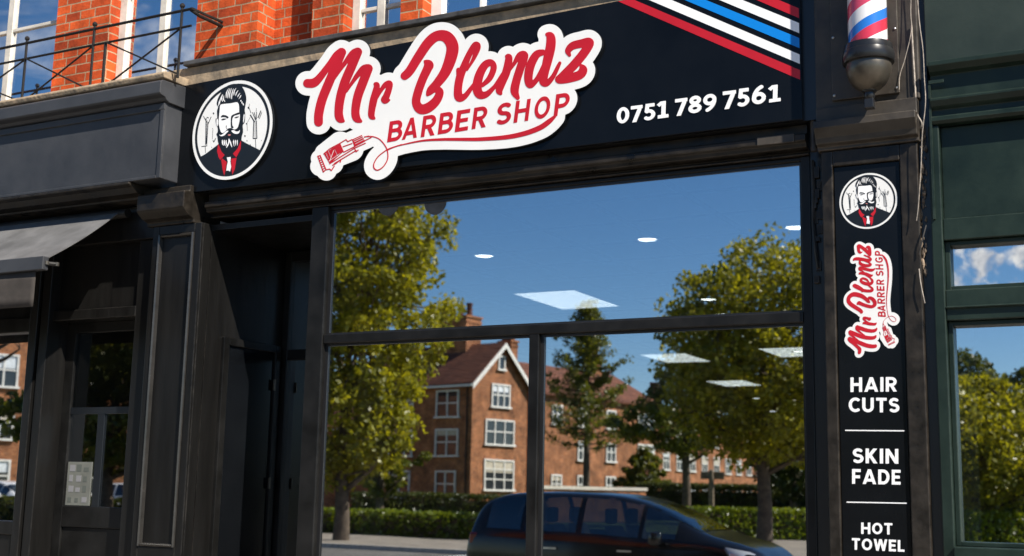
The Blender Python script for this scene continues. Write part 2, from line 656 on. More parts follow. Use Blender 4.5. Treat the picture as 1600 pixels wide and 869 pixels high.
class Field:
    def __init__(s, x0, x1, y0, y1, cell):
        s.x0, s.y0, s.c = x0, y0, cell
        s.nx = int((x1 - x0) / cell) + 1
        s.ny = int((y1 - y0) / cell) + 1
        s.X, s.Y = np.meshgrid(x0 + np.arange(s.nx) * cell, y0 + np.arange(s.ny) * cell)
        s.F = np.full(s.X.shape, 1e3)

    def stroke(s, pts, pad=30, smooth=True, n=5, sub=False):
        """round brush stroke; pts = (x, y, radius)"""
        p = spline(pts, n=n) if smooth else np.array(pts, float)
        for a, b in zip(p[:-1], p[1:]):
            m = max(a[2], b[2]) + pad
            i0 = max(int((min(a[0], b[0]) - m - s.x0) / s.c), 0)
            i1 = min(int((max(a[0], b[0]) + m - s.x0) / s.c) + 2, s.nx)
            j0 = max(int((min(a[1], b[1]) - m - s.y0) / s.c), 0)
            j1 = min(int((max(a[1], b[1]) + m - s.y0) / s.c) + 2, s.ny)
            if i1 <= i0 or j1 <= j0: continue
            X, Y = s.X[j0:j1, i0:i1], s.Y[j0:j1, i0:i1]
            dx, dy = b[0] - a[0], b[1] - a[1]
            l2 = dx * dx + dy * dy + 1e-12
            t = np.clip(((X - a[0]) * dx + (Y - a[1]) * dy) / l2, 0, 1)
            d = np.hypot(X - a[0] - t * dx, Y - a[1] - t * dy) - (a[2] + (b[2] - a[2]) * t)
            V = s.F[j0:j1, i0:i1]
            if sub:
                np.maximum(V, -d, out=V)
            else:
                np.minimum(V, d, out=V)

    def bar(s, a, b, h):
        """square-ended bar"""
        dx, dy = b[0] - a[0], b[1] - a[1]
        l = math.hypot(dx, dy) + 1e-9
        ux, uy = dx / l, dy / l
        cx, cy = (a[0] + b[0]) / 2, (a[1] + b[1]) / 2
        u = np.abs((s.X - cx) * ux + (s.Y - cy) * uy) - l / 2
        v = np.abs(-(s.X - cx) * uy + (s.Y - cy) * ux) - h
        d = np.maximum(u, v)
        np.minimum(s.F, d, out=s.F)

    def arc(s, c, rx, ry, a0, a1, h, n=28):
        A = np.radians(np.linspace(a0, a1, n))
        P = np.stack([c[0] + rx * np.cos(A), c[1] + ry * np.sin(A)], 1)
        for i in range(n - 1):
            s.bar(P[i], P[i + 1], h)
            if i:
                np.minimum(s.F, np.hypot(s.X - P[i][0], s.Y - P[i][1]) - h, out=s.F)

    def contours(s, level=0.0):
        G = s.F - level
        G = np.pad(G, 1, constant_values=50.0)
        G = np.where(np.abs(G) < 1e-9, 1e-9, G)
        ins = G < 0
        c = ins[:-1, :-1] * 1 + ins[:-1, 1:] * 2 + ins[1:, 1:] * 4 + ins[1:, :-1] * 8
        nxt = {}
        pos = {}

        def ept(k):
            if k not in pos:
                t, j, i = k
                if t == 0:
                    a, b = G[j, i], G[j, i + 1]
                    pos[k] = (i + a / (a - b), j)
                else:
                    a, b = G[j, i], G[j + 1, i]
                    pos[k] = (i, j + a / (a - b))
            return k
        T = {1: [(3, 0)], 2: [(0, 1)], 3: [(3, 1)], 4: [(1, 2)], 5: [(3, 0), (1, 2)], 6: [(0, 2)], 7: [(3, 2)],
             8: [(2, 3)], 9: [(2, 0)], 10: [(0, 1), (2, 3)], 11: [(2, 1)], 12: [(1, 3)], 13: [(1, 0)], 14: [(0, 3)]}
        js, is_ = np.nonzero((c > 0) & (c < 15))
        for j, i in zip(js.tolist(), is_.tolist()):
            e = ((0, j, i), (1, j, i + 1), (0, j + 1, i), (1, j, i))
            for a, b in T[int(c[j, i])]:
                nxt.setdefault(ept(e[a]), []).append(ept(e[b]))
        loops = []
        while nxt:
            k0 = next(iter(nxt))
            k = k0
            lp = []
            while True:
                lst = nxt.get(k)
                if not lst: break
                lp.append(pos[k])
                k2 = lst.pop()
                if not lst: del nxt[k]
                k = k2
                if k == k0: break
            if len(lp) > 5:
                a = np.array(lp)
                a = (a - 1) * s.c + np.array([s.x0, s.y0])
                loops.append(a)
        return loops


def area(lp):
    x, y = lp[:, 0], lp[:, 1]
    return .5 * np.sum(x * np.roll(y, -1) - np.roll(x, -1) * y)


def tidy(lp, tol):
    """drop points that lie on a straight run"""
    def rdp(a):
        if len(a) < 3: return a
        keep = np.zeros(len(a), bool)
        keep[0] = keep[-1] = True
        st = [(0, len(a) - 1)]
        while st:
            i, j = st.pop()
            if j - i < 2: continue
            d = a[j] - a[i]
            l = np.hypot(*d) + 1e-12
            q = a[i + 1:j] - a[i]
            dist = np.abs(q[:, 0] * d[1] - q[:, 1] * d[0]) / l if l > 1e-9 else np.hypot(q[:, 0], q[:, 1])
            k = int(np.argmax(dist))
            if dist[k] > tol:
                keep[i + 1 + k] = True
                st += [(i, i + 1 + k), (i + 1 + k, j)]
        return a[keep]
    h = len(lp) // 2
    a = rdp(lp[:h + 1])
    b = rdp(np.vstack([lp[h:], lp[:1]]))
    return np.vstack([a[:-1], b[:-1]])


def fill(loops):
    """triangles of outlines with holes -> (points, triangles)"""
    vs, ed = [], []
    for l in loops:
        n = len(vs)
        m = len(l)
        vs += [Vector((float(p[0]), float(p[1]))) for p in l]
        ed += [(n + i, n + (i + 1) % m) for i in range(m)]
    v, e, f, _, _, _ = delaunay_2d_cdt(vs, ed, [], 0, 1e-7)
    V = np.array([(p[0], p[1]) for p in v])
    T = np.array([t for t in f if len(t) == 3])
    cen = V[T].mean(1)
    a = np.array([vs[i] for i, _ in ed])
    b = np.array([vs[j] for _, j in ed])
    ins = np.zeros(len(T), int)
    for p, q in zip(a, b):
        c = (p[1] > cen[:, 1]) != (q[1] > cen[:, 1])
        if p[1] != q[1]:
            ins += c & (cen[:, 0] < (q[0] - p[0]) * (cen[:, 1] - p[1]) / (q[1] - p[1]) + p[0])
    return [tuple(p) for p in V], [tuple(int(i) for i in t) for t in T[ins % 2 == 1]]


def sheet(name, loops, y_front, thick, material, parent, side_mat=None, each=False):
    """loops: outlines (x, z) -> a flat cut-out with real thickness, facing the street"""
    loops = [np.asarray(l) for l in loops if len(l) >= 3]
    vs, fs, mi = [], [], []
    for gi, grp in enumerate([[l] for l in loops] if each else [loops]):
        yf = y_front - gi * 1.2e-5
        v, f = fill(grp)
        n = len(vs)
        vs += [(p[0], yf, p[1]) for p in v]
        for t in f:
            ar = sum(v[t[i]][0] * v[t[(i + 1) % len(t)]][1] - v[t[(i + 1) % len(t)]][0] * v[t[i]][1] for i in range(len(t)))
            fs.append(tuple(n + i for i in (t if ar > 0 else t[::-1])))
            mi.append(0)
        for l in grp:
            m = len(l)
            k = len(vs)
            vs += [(p[0], yf, p[1]) for p in l] + [(p[0], y_front + thick, p[1]) for p in l]
            for i in range(m):
                j = (i + 1) % m
                fs.append((k + i, k + m + i, k + m + j, k + j) if area(l) > 0 else (k + i, k + j, k + m + j, k + m + i))
                mi.append(1 if side_mat else 0)
    me = bpy.data.meshes.new(name)
    me.from_pydata(vs, [], fs)
    me.materials.append(material)
    if side_mat: me.materials.append(side_mat)
    me.polygons.foreach_set('material_index', mi)
    me.update()
    o = bpy.data.objects.new(name, me)
    link(o, parent)
    settle(o, parent)
    return o


# bold sans letters, height 1: (width, bars, arcs)
def glyph(ch, h):
    i = h
    S = dict(
        A=(.86, [((.04, -.15), (.43, 1.0)), ((.82, -.15), (.43, 1.0)), ((.2, .27), (.66, .27))], []),
        B=(.66, [((i, 0), (i, 1)), ((i, 1 - i), (.38, 1 - i)), ((i, .53), (.40, .53)), ((i, i), (.40, i))],
           [((.37, (1 - i + .53) / 2), .2, (1 - i - .53) / 2, -90, 90), ((.38, (.53 + i) / 2), .28 - i * .4, (.53 - i) / 2, -90, 90)]),
        C=(.70, [], [((.42, .5), .42 - i, .5 - i, 48, 312)]),
        D=(.74, [((i, 0), (i, 1)), ((i, 1 - i), (.34, 1 - i)), ((i, i), (.34, i))], [((.33, .5), .41 - i, .5 - i, -90, 90)]),
        E=(.58, [((i, 0), (i, 1)), ((i, 1 - i), (.58, 1 - i)), ((i, .51), (.53, .51)), ((i, i), (.58, i))], []),
        F=(.56, [((i, 0), (i, 1)), ((i, 1 - i), (.57, 1 - i)), ((i, .48), (.52, .48))], []),
        G=(.76, [((.44, .44), (.76, .44)), ((.76 - i, .5), (.76 - i, .12))], [((.42, .5), .42 - i, .5 - i, 48, 315)]),
        H=(.74, [((i, 0), (i, 1)), ((.74 - i, 0), (.74 - i, 1)), ((i, .51), (.74 - i, .51))], []),
        I=(2 * i, [((i, 0), (i, 1))], []),
        K=(.70, [((i, 0), (i, 1)), ((.1, .34), (.66, 1.12)), ((.26, .56), (.68, -.15))], []),
        L=(.54, [((i, 0), (i, 1)), ((i, i), (.54, i))], []),
        N=(.76, [((i, 0), (i, 1)), ((.76 - i, 0), (.76 - i, 1)), ((i - .02, 1.02), (.78 - i, -.02))], []),
        O=(.84, [], [((.42, .5), .42 - i, .5 - i, 0, 360)]),
        P=(.64, [((i, 0), (i, 1)), ((i, 1 - i), (.38, 1 - i)), ((i, .44), (.38, .44))], [((.36, (1 - i + .44) / 2), .28 - i * .5, (1 - i - .44) / 2, -90, 90)]),
        R=(.68, [((i, 0), (i, 1)), ((i, 1 - i), (.38, 1 - i)), ((i, .46), (.38, .46)), ((.32, .5), (.66, -.12))], [((.36, (1 - i + .46) / 2), .28 - i * .5, (1 - i - .46) / 2, -90, 90)]),
        S=(.62, [], [((.32, (1 - i + .515) / 2), .29 - i * .7, (1 - i - .515) / 2, 35, 270), ((.31, (.515 + i) / 2), .31 - i * .7, (.515 - i) / 2, -145, 90)]),
        T=(.66, [((0, 1 - i), (.66, 1 - i)), ((.33, 0), (.33, 1))], []),
        U=(.72, [((i, .36), (i, 1)), ((.72 - i, .36), (.72 - i, 1))], [((.36, .36), .36 - i, .36 - i, 180, 360)]),
        W=(1.06, [((.05, 1.15), (.29, -.02)), ((.27, 0), (.53, 1.0)), ((.79, 0), (.53, 1.0)), ((1.01, 1.15), (.77, -.02))], []),
    )
    S['0'] = (.68, [], [((.34, .5), .34 - i, .5 - i, 0, 360)])
    S['1'] = (.56, [((.31, 0), (.31, 1)), ((.34, 1.02), (.04, .76)), ((.04, i), (.56, i))], [])
    S['5'] = (.62, [((.10, 1 - i), (.57, 1 - i)), ((.10 + i, 1 - i), (.06 + i, .5))], [((.29, .33), .33 - i, .33 - i, -140, 128)])
    S['7'] = (.60, [((0, 1 - i), (.6, 1 - i)), ((.60 - i, 1 - i), (.16, -.1))], [])
    S['6'] = (.68, [], [((.34, .32), .34 - i, .32 - i, 0, 360), ((.64, .34), .64 - i, .66 - i * .6, 108, 182)])
    S['9'] = (.68, [], [((.34, .68), .34 - i, .32 - i, 0, 360), ((.04, .66), .64 - i, .66 - i * .6, -72, 2)])
    S['8'] = (.68, [], [((.34, .74), .30 - i, .26 - i, 0, 360), ((.34, .28), .34 - i, .28 - i, 0, 360)])
    return S[ch]


_gc = {}


def glyph_loops(ch, h):
    k = (ch, h)
    if k not in _gc:
        w, bars, arcs = glyph(ch, h)
        f = Field(-.1, w + .1, -.12, 1.12, .011)
        for a, b in bars: f.bar(a, b, h)
        for c, rx, ry, a0, a1 in arcs: f.arc(c, rx, ry, a0, a1, h)
        f.F = np.maximum(f.F, np.maximum(f.Y - 1, -f.Y))
        _gc[k] = (w, [tidy(l, .003) for l in f.contours()])
    return _gc[k]


def text_px(s, x0, x1, yb0, yb1, height, h=.1, gap=.14, space=.34, lean=0.0):
    """outlines of a line of text, in photo pixels: baseline from (x0,yb0) to (x1,yb1)"""
    tot = 0
    items = []
    for ch in s:
        if ch == ' ':
            tot += space
            continue
        w, lp = glyph_loops(ch, h)
        items.append((tot, w, lp))
        tot += w + gap
    tot -= gap
    out = []
    for o, w, lp in items:
        for l in lp:
            u = (l[:, 0] + o) / tot
            X = x0 + u * (x1 - x0) + l[:, 1] * lean
            Y = yb0 + u * (yb1 - yb0) - l[:, 1] * height
            out.append(np.stack([X, Y], 1))
    return out


def to_plane(loops, y):
    return [np.array([at(px, py, y) for px, py in l]) for l in loops]


# ---- strokes of the brush script, measured on the photograph (crop pixels -> photo pixels)
def cr(pts, ox, oy, s):
    return [(ox + p[0] / s, oy + p[1] / s) + ((p[2] / s,) if len(p) > 2 else ()) for p in pts]


SCRIPT = []
_a = (460, 60, 5.433)
for st in (
    [(112, 382, 37), (165, 378, 38), (215, 335, 32), (300, 222, 27), (355, 150, 32), (400, 119, 38)],
    [(402, 119, 38), (352, 240, 38), (290, 385, 39), (236, 520, 39), (208, 640, 38), (206, 712, 37)],
    [(338, 352, 6), (392, 265, 14), (452, 180, 22), (500, 130, 32), (538, 116, 38)],
    [(538, 116, 38), (490, 230, 39), (430, 370, 39), (392, 500, 38), (377, 620, 36), (386, 680, 34), (416, 702, 13)],
    [(445, 455, 6), (482, 390, 14), (540, 308, 22), (590, 260, 32), (628, 257, 38)],
    [(628, 257, 38), (584, 370, 39), (540, 490, 38), (519, 610, 35), (528, 678, 33), (565, 704, 13)],
    [(690, 390, 18), (702, 400, 24), (690, 460, 30), (672, 530, 32), (657, 610, 29), (656, 660, 26), (678, 680, 11)],
    [(694, 530, 6), (730, 452, 15), (772, 395, 21), (808, 386, 27), (800, 440, 27), (780, 495, 29), (770, 524, 32), (806, 524, 9)],
):
    SCRIPT.append(cr(st, *_a))
_a = (620, 30, 5.433)
for st in (
    [(68, 482, 35), (112, 438, 38), (190, 312, 40), (270, 198, 42), (345, 142, 43), (425, 152, 50), (472, 225, 52), (462, 320, 50), (412, 450, 44), (340, 550, 37), (290, 604, 34), (262, 642, 13)],
    [(300, 592, 20), (350, 602, 32), (364, 632, 34), (330, 700, 38), (262, 755, 42), (200, 762, 42), (165, 705, 36), (182, 615, 36), (222, 505, 36), (262, 420, 38), (272, 386, 39), (240, 358, 11)],
    [(598, 432, 8), (655, 330, 17), (686, 245, 26), (670, 222, 30), (620, 290, 26), (572, 400, 31), (535, 500, 34), (520, 600, 34), (530, 664, 37), (578, 655, 24), (628, 592, 18), (660, 540, 10)],
    [(525, 432, 20), (536, 470, 30)],
    [(728, 562, 16), (790, 500, 25), (824, 412, 26), (800, 369, 28), (750, 390, 33), (704, 470, 37), (682, 570, 39), (702, 638, 37), (762, 638, 26), (830, 575, 17), (880, 520, 16)],
):
    SCRIPT.append(cr(st, *_a))
_a = (770, 30, 5.433)
for st in (
    [(122, 318, 18), (138, 332, 30), (118, 440, 35), (78, 540, 33), (55, 605, 29), (68, 632, 14)],
    [(14, 575, 15), (55, 525, 22), (95, 470, 26)],
    [(122, 470, 6), (175, 390, 14), (225, 312, 26), (268, 309, 34), (240, 400, 35), (202, 520, 35), (186, 610, 35), (212, 668, 18)],
    [(425, 282, 25), (372, 302, 33), (322, 390, 37), (303, 490, 36), (316, 555, 32), (362, 528, 22), (402, 468, 22), (440, 385, 20)],
    [(462, 130, 16), (492, 150, 36), (492, 230, 41), (468, 340, 40), (442, 450, 35), (430, 528, 35), (462, 543, 26), (512, 488, 20), (552, 408, 17), (570, 372, 13)],
    [(652, 306, 14), (640, 268, 26), (680, 226, 33), (760, 206, 36), (820, 200, 39), (780, 280, 38), (690, 390, 38), (592, 488, 36), (566, 514, 34), (640, 504, 37), (738, 474, 38), (768, 430, 35), (752, 396, 15)],
):
    SCRIPT.append(cr(st, *_a))

_b = (590, 130, 5.0)
BARBER = [('B', 75, 185, 463, 163), ('A', 190, 315, 444, 165), ('R', 337, 450, 424, 166), ('B', 470, 582, 402, 166), ('E', 603, 712, 384, 168),
          ('R', 735, 850, 361, 168), ('S', 922, 1040, 332, 170), ('H', 1062, 1185, 312, 172), ('O', 1217, 1347, 288, 174), ('P', 1375, 1487, 262, 174)]
SWOOSH = cr([(75, 525, 3.2), (130, 500, 3.6), (200, 480, 4.5), (350, 450, 7), (500, 440, 10), (650, 439, 12), (800, 438, 14), (1000, 423, 17), (1150, 393, 19), (1270, 348, 20), (1340, 300, 19), (1384, 262, 11)], *_b)
_c = (470, 190, 7.62)
CORD = cr([(760, 182, 6), (850, 178, 6), (930, 205, 6), (990, 265, 6), (1030, 340, 6), (1036, 440, 6), (990, 530, 6), (922, 578, 6.5), (876, 558, 7), (872, 500, 6), (920, 420, 6), (1000, 355, 6), (1060, 320, 6), (1200, 275, 7)], *_c)


def italic_px(items, sub=None):
    out = []
    for ch, x0, x1, yb, hh in items:
        if sub and ch in sub: ch = sub[ch]
        w, lp = glyph_loops(ch, .092)
        for l in lp:
            u = l[:, 0] / w
            X = x0 + u * (x1 - x0) * .93 + l[:, 1] * 22
            Y = yb - u * (x1 - x0) * .155 - l[:, 1] * hh
            out.append(np.stack([590 + X / 5, 130 + Y / 5], 1))
    return out


def script_field():
    f = Field(455, 950, 25, 300, .55)
    for st in SCRIPT: f.stroke(st, pad=4)
    return f


def clipper_loops():
    f = Field(488, 590, 205, 280, .22)
    def P(*p): return cr(p, *_c)
    def poly(pts):
        # filled polygon as a field (convex)
        q = np.array(cr(pts, *_c))
        d = np.full(f.X.shape, -1e3)
        if area(q) < 0: q = q[::-1]
        for a, b in zip(q, np.roll(q, -1, 0)):
            e = b - a
            n = np.array([e[1], -e[0]]) / (np.hypot(*e) + 1e-9)
            d = np.maximum(d, (f.X - a[0]) * n[0] + (f.Y - a[1]) * n[1])
        return d
    f.F = np.minimum(f.F, poly([(275, 385), (470, 258), (512, 355), (345, 502)]))
    f.F = np.minimum(f.F, poly([(610, 215), (728, 160), (768, 236), (640, 305)]))
    for a, b in (((470, 380), (335, 470)), ((405, 335), (440, 405)), ((300, 372), (330, 440)), ((330, 350), (360, 420)), ((395, 340), (345, 470)), ((640, 240), (745, 190)), ((650, 265), (755, 212)), ((630, 222), (735, 172))):
        f.stroke(P((*a, 4), (*b, 4)), smooth=False, sub=True, pad=8)
    for a, b in (((275, 385), (345, 325)), ((345, 325), (470, 258)), ((470, 258), (540, 215)), ((540, 215), (560, 240)), ((560, 240), (610, 215)), ((505, 300), (610, 262)), ((512, 365), (640, 300)),
                 ((345, 502), (640, 318)), ((400, 500), (660, 345)), ((640, 318), (770, 258)), ((640, 318), (660, 360)), ((660, 360), (685, 340)), ((380, 520), (420, 500)), ((420, 500), (480, 450)), ((480, 450), (470, 485)),
                 ((300, 575), (345, 565)), ((345, 565), (365, 585)), ((365, 585), (400, 530)), ((205, 412), (232, 405)), ((205, 412), (270, 602)), ((232, 405), (300, 570)), ((270, 602), (300, 570)), ((760, 185), (810, 172)), ((770, 225), (840, 190))):
        f.stroke(P((*a, 6), (*b, 6)), smooth=False, pad=8)
    for k in range(8):
        t = k / 7
        f.stroke(P((200 + 66 * t, 418 + 180 * t, 5), (236 + 66 * t, 404 + 170 * t, 5)), smooth=False, pad=8)
    return [tidy(l, .05) for l in f.contours()]


# ---- portrait roundel, measured in crop pixels, kept relative to the disc
_p5 = (310, 125, 7.9)
_p6 = (310, 190, 9.147)


def c5(*p, closed=True, n=4): return spline(cr(p, *_p5), closed=True, n=n)
def c6(*p, n=1): return np.array(cr(p, *_p6)) if n == 1 else spline(cr(p, *_p6), closed=True, n=n)


PORTRAIT = {}
PORTRAIT['head_ink'] = [c5((246, 330), (228, 300), (238, 240), (268, 178), (300, 130), (345, 82), (400, 57), (460, 48), (520, 68), (560, 115), (585, 180), (592, 240), (582, 310), (572, 370), (578, 420), (572, 520), (548, 560), (552, 640), (536, 700), (530, 760), (508, 810), (465, 870), (400, 905), (335, 890), (280, 835), (246, 770), (236, 700), (224, 672), (240, 640), (240, 590), (222, 550), (215, 482), (234, 468), (232, 380))]
PORTRAIT['face'] = [c5((275, 310), (330, 296), (400, 290), (470, 276), (494, 290), (503, 330), (505, 400), (514, 440), (510, 500), (496, 560), (478, 598), (440, 612), (400, 594), (360, 606), (330, 640), (288, 652), (262, 585), (252, 520), (258, 440), (265, 370)),
                    c5((226, 490), (240, 484), (244, 540), (236, 572), (226, 545)), c5((562, 430), (572, 430), (566, 500), (554, 530), (556, 480))]
PORTRAIT['feature_ink'] = [c5((278, 462), (300, 434), (345, 440), (374, 458), (364, 478), (335, 462), (300, 462)), c5((284, 492), (310, 478), (350, 480), (330, 492), (300, 500)),
                           c5((404, 470), (414, 440), (450, 420), (505, 402), (508, 424), (455, 440), (430, 462), (420, 500), (422, 560), (438, 588), (412, 596), (402, 560)),
                           c5((446, 470), (470, 456), (506, 452), (490, 466), (462, 474)), c5((342, 566), (352, 566), (348, 590), (360, 600), (344, 598)),
                           c5((362, 612), (400, 596), (440, 612), (430, 634), (400, 622), (372, 636))]
PORTRAIT['moustache'] = [c5((260, 676), (282, 682), (316, 660), (350, 630), (374, 632), (352, 656), (322, 686), (284, 696)), c5((410, 630), (440, 622), (470, 638), (500, 634), (513, 618), (508, 650), (480, 668), (440, 660)),
                         c5((380, 724), (370, 776), (345, 842), (374, 806), (387, 770), (400, 802), (418, 834), (408, 780))]
for k in range(9):
    x = 292 + k * 23
    if 340 < x < 420: continue
    PORTRAIT['moustache'].append(c5((x, 770 - abs(4 - k) * 2), (x + 10, 740), (x + 16 + (4 - k), 800), (x + 22 + 3 * (4 - k), 838 - abs(4 - k) * 6), (x + 8, 800)))
for (a, b, c_) in (((250, 322), (262, 270), (284, 226)), ((262, 300), (272, 250), (300, 180)), ((300, 268), (290, 230), (304, 178)), ((330, 270), (312, 240), (318, 190)), ((345, 220), (350, 160), (378, 104)), ((365, 225), (372, 160), (398, 100)), ((392, 226), (390, 170), (416, 98)), ((412, 236), (418, 170), (436, 104)), ((440, 190), (446, 140), (470, 100)), ((462, 196), (474, 160), (496, 128)), ((486, 214), (500, 186), (520, 160)), ((504, 236), (520, 210), (530, 186)), ((530, 270), (526, 258), (534, 246)), ((548, 296), (540, 280), (546, 266)), ((562, 316), (556, 302), (562, 288))):
    PORTRAIT['moustache'].append(c5((a[0] - 2, a[1]), (b[0] - 6, b[1]), c_, (b[0] + 6, b[1]), (a[0] + 4, a[1] - 4), n=3))
PORTRAIT['collar'] = [c6((285, 318), (332, 432), (378, 480), (318, 552), (292, 512), (270, 425)), c6((612, 272), (604, 400), (545, 512), (520, 490), (498, 460), (562, 388)),
                      c6((330, 552), (346, 530), (408, 580), (388, 700), (372, 774), (350, 690)), c6((470, 548), (480, 530), (546, 520), (522, 680), (488, 762), (474, 650))]
PORTRAIT['tie'] = [c6((410, 514), (466, 508), (460, 578), (470, 650), (456, 716), (430, 700), (402, 706), (414, 620), (425, 580))]
PORTRAIT['lip'] = [c5((364, 680), (385, 672), (404, 678), (386, 690))]


def stroke_poly(a, b, w):
    a, b = np.array(a, float), np.array(b, float)
    d = (b - a) / (np.hypot(*(b - a)) + 1e-9)
    n = np.array([-d[1], d[0]]) * w
    return [tuple(a + n), tuple(b + n), tuple(b - n), tuple(a - n)]


_tools = []
for a, b, w in (((95, 470), (90, 800), 5), ((120, 520), (104, 800), 4), ((108, 500), (98, 790), 3), ((62, 448), (102, 520), 4), ((158, 455), (122, 540), 4), ((40, 824), (110, 812), 5), ((84, 820), (88, 900), 3), ((104, 460), (128, 470), 5),
                ((640, 430), (694, 520), 7), ((668, 400), (706, 500), 4), ((690, 400), (712, 490), 4), ((720, 400), (716, 490), 4), ((735, 470), (772, 380), 6), ((752, 480), (782, 400), 4), ((684, 510), (676, 720), 5), ((716, 500), (722, 720), 5), ((700, 510), (700, 720), 3), ((674, 724), (726, 722), 5), ((704, 730), (710, 840), 3),
                ((625, 340), (650, 410), 3), ((630, 294), (626, 340), 2), ((640, 460), (598, 540), 2), ((602, 545), (604, 630), 2), ((716, 350), (714, 400), 2), ((180, 610), (172, 730), 2), ((190, 770), (214, 720), 4), ((180, 744), (192, 768), 4)):
    _tools.append(np.array(cr(stroke_poly(a, b, w), *_p5)))
for x, y, r_ in ((186, 414, 13), (618, 344, 15), (594, 541, 10), (575, 692, 13), (600, 752, 8), (640, 804, 10), (778, 748, 5), (165, 832, 6), (178, 600, 6)):
    _tools.append(c5((x - r_ * .6, y), (x, y - r_), (x + r_ * .7, y - r_ * .1), (x + r_ * .2, y + r_)))
PORTRAIT['tools_ink'] = _tools

# ------------------------------------------------------------------ world, sun, camera
SUN = Vector((.62, -.355, .68)).normalized()
EL = math.asin(SUN.z)
AZ = math.atan2(SUN.x, SUN.y)
w = bpy.data.worlds.new('World')
SC.world = w
w.use_nodes = True
N, L = w.node_tree.nodes, w.node_tree.links
bg = N['Background']
sky = N.new('ShaderNodeTexSky')
sky.sky_type = 'NISHITA'
sky.sun_disc = False
sky.sun_elevation = EL
sky.sun_rotation = AZ
sky.altitude = 1800
sky.air_density = 1.0
sky.dust_density = .15
sky.ozone_density = 2.6
bg.inputs['Strength'].default_value = .070
tc = N.new('ShaderNodeTexCoord')


def refl_dir(px, py):
    d = ray(px, py)
    v = Vector((d[0], -d[1], d[2])).normalized()
    return v


def cloud_mask(center, inner, outer):
    dot = N.new('ShaderNodeVectorMath')
    dot.operation = 'DOT_PRODUCT'
    L.new(tc.outputs['Generated'], dot.inputs[0])
    dot.inputs[1].default_value = center
    mr = N.new('ShaderNodeMapRange')
    mr.interpolation_type = 'SMOOTHSTEP'
    mr.inputs['From Min'].default_value = math.cos(R(outer))
    mr.inputs['From Max'].default_value = math.cos(R(inner))
    L.new(dot.outputs['Value'], mr.inputs['Value'])
    return mr.outputs['Result']


def noise(scale, detail, rough, vec, dist=0.0):
    n = N.new('ShaderNodeTexNoise')
    n.inputs['Scale'].default_value = scale
    n.inputs['Detail'].default_value = detail
    n.inputs['Roughness'].default_value = rough
    n.inputs['Distortion'].default_value = dist
    L.new(vec, n.inputs['Vector'])
    return n.outputs['Fac']


def math_node(op, a, b=None, clamp=False):
    n = N.new('ShaderNodeMath')
    n.operation = op
    n.use_clamp = clamp
    for i, x in enumerate((a, b)):
        if x is None: continue
        if isinstance(x, (int, float)):
            n.inputs[i].default_value = x
        else:
            L.new(x, n.inputs[i])
    return n.outputs[0]


# a low cumulus bank (seen mirrored in the green shop's window) and thin high streaks
_c1 = cloud_mask(refl_dir(1545, 422), .9, 2.6)
n1 = noise(52, 7, .55, tc.outputs['Generated'], .3)
a1 = math_node('SUBTRACT', math_node('ADD', n1, math_node('MULTIPLY', _c1, .20)), .645)
m1 = math_node('MULTIPLY', math_node('MULTIPLY', a1, 9.0, True), math_node('MULTIPLY', _c1, 3.0, True))
_c2 = cloud_mask(refl_dir(170, 60), 9, 17)
mp = N.new('ShaderNodeMapping')
mp.inputs['Scale'].default_value = (1, 1, 4)
mp.inputs['Rotation'].default_value = (.2, .1, 0)
L.new(tc.outputs['Generated'], mp.inputs['Vector'])
n2 = noise(6, 7, .6, mp.outputs[0], .8)
a2 = math_node('MULTIPLY', math_node('SUBTRACT', n2, .50), 4.0, True)
m2 = math_node('MULTIPLY', math_node('MULTIPLY', a2, _c2), .75)
mxc = N.new('ShaderNodeMix')
mxc.data_type = 'RGBA'
cshade = N.new('ShaderNodeMix')
cshade.data_type = 'RGBA'
cshade.inputs[6].default_value = (4.2, 4.5, 5.2, 1)
cshade.inputs[7].default_value = (9.5, 9.3, 9.0, 1)
L.new(math_node('MULTIPLY', math_node('SUBTRACT', noise(85, 5, .6, tc.outputs['Generated']), .36), 3.6, True), cshade.inputs[0])
L.new(cshade.outputs[2], mxc.inputs[7])
L.new(math_node('MAXIMUM', m1, m2), mxc.inputs[0])
hs = N.new('ShaderNodeHueSaturation')
hs.inputs['Saturation'].default_value = 1.22
L.new(sky.outputs[0], hs.inputs['Color'])
L.new(hs.outputs[0], mxc.inputs[6])
L.new(mxc.outputs[2], bg.inputs['Color'])

sd = bpy.data.lights.new('sun', 'SUN')
sd.energy = 5.0
sd.angle = R(.53)
sd.color = (1, .93, .82)
so = bpy.data.objects.new('sun', sd)
so.rotation_euler = SUN.to_track_quat('Z', 'Y').to_euler()
so.location = (20, -20, 30)
link(so)

cd = bpy.data.cameras.new('camera')
cd.sensor_width = 36
cd.lens = F / 1600 * 36
cd.clip_start = .05
cd.clip_end = 3000
cd.dof.use_dof = True
cd.dof.focus_distance = 7.0
cd.dof.aperture_fstop = 2.6
co = bpy.data.objects.new('camera', cd)
co.matrix_world = Matrix(((RT[0], UP[0], -_fw[0], CAM[0]), (RT[1], UP[1], -_fw[1], CAM[1]), (RT[2], UP[2], -_fw[2], CAM[2]), (0, 0, 0, 1)))
link(co)
SC.camera = co
SC.view_settings.view_transform = 'Standard'
SC.view_settings.look = 'None'
SC.view_settings.exposure = .78
SC.view_settings.gamma = 1
SC.cycles.use_denoising = True
SC.cycles.max_bounces = 8
SC.cycles.transparent_max_bounces = 12
SC.cycles.sample_clamp_indirect = 6

# ------------------------------------------------------------------ ground
def struct(name, mb, m, **k):
    return tag(mb.build(name, m, **k), kind='structure')


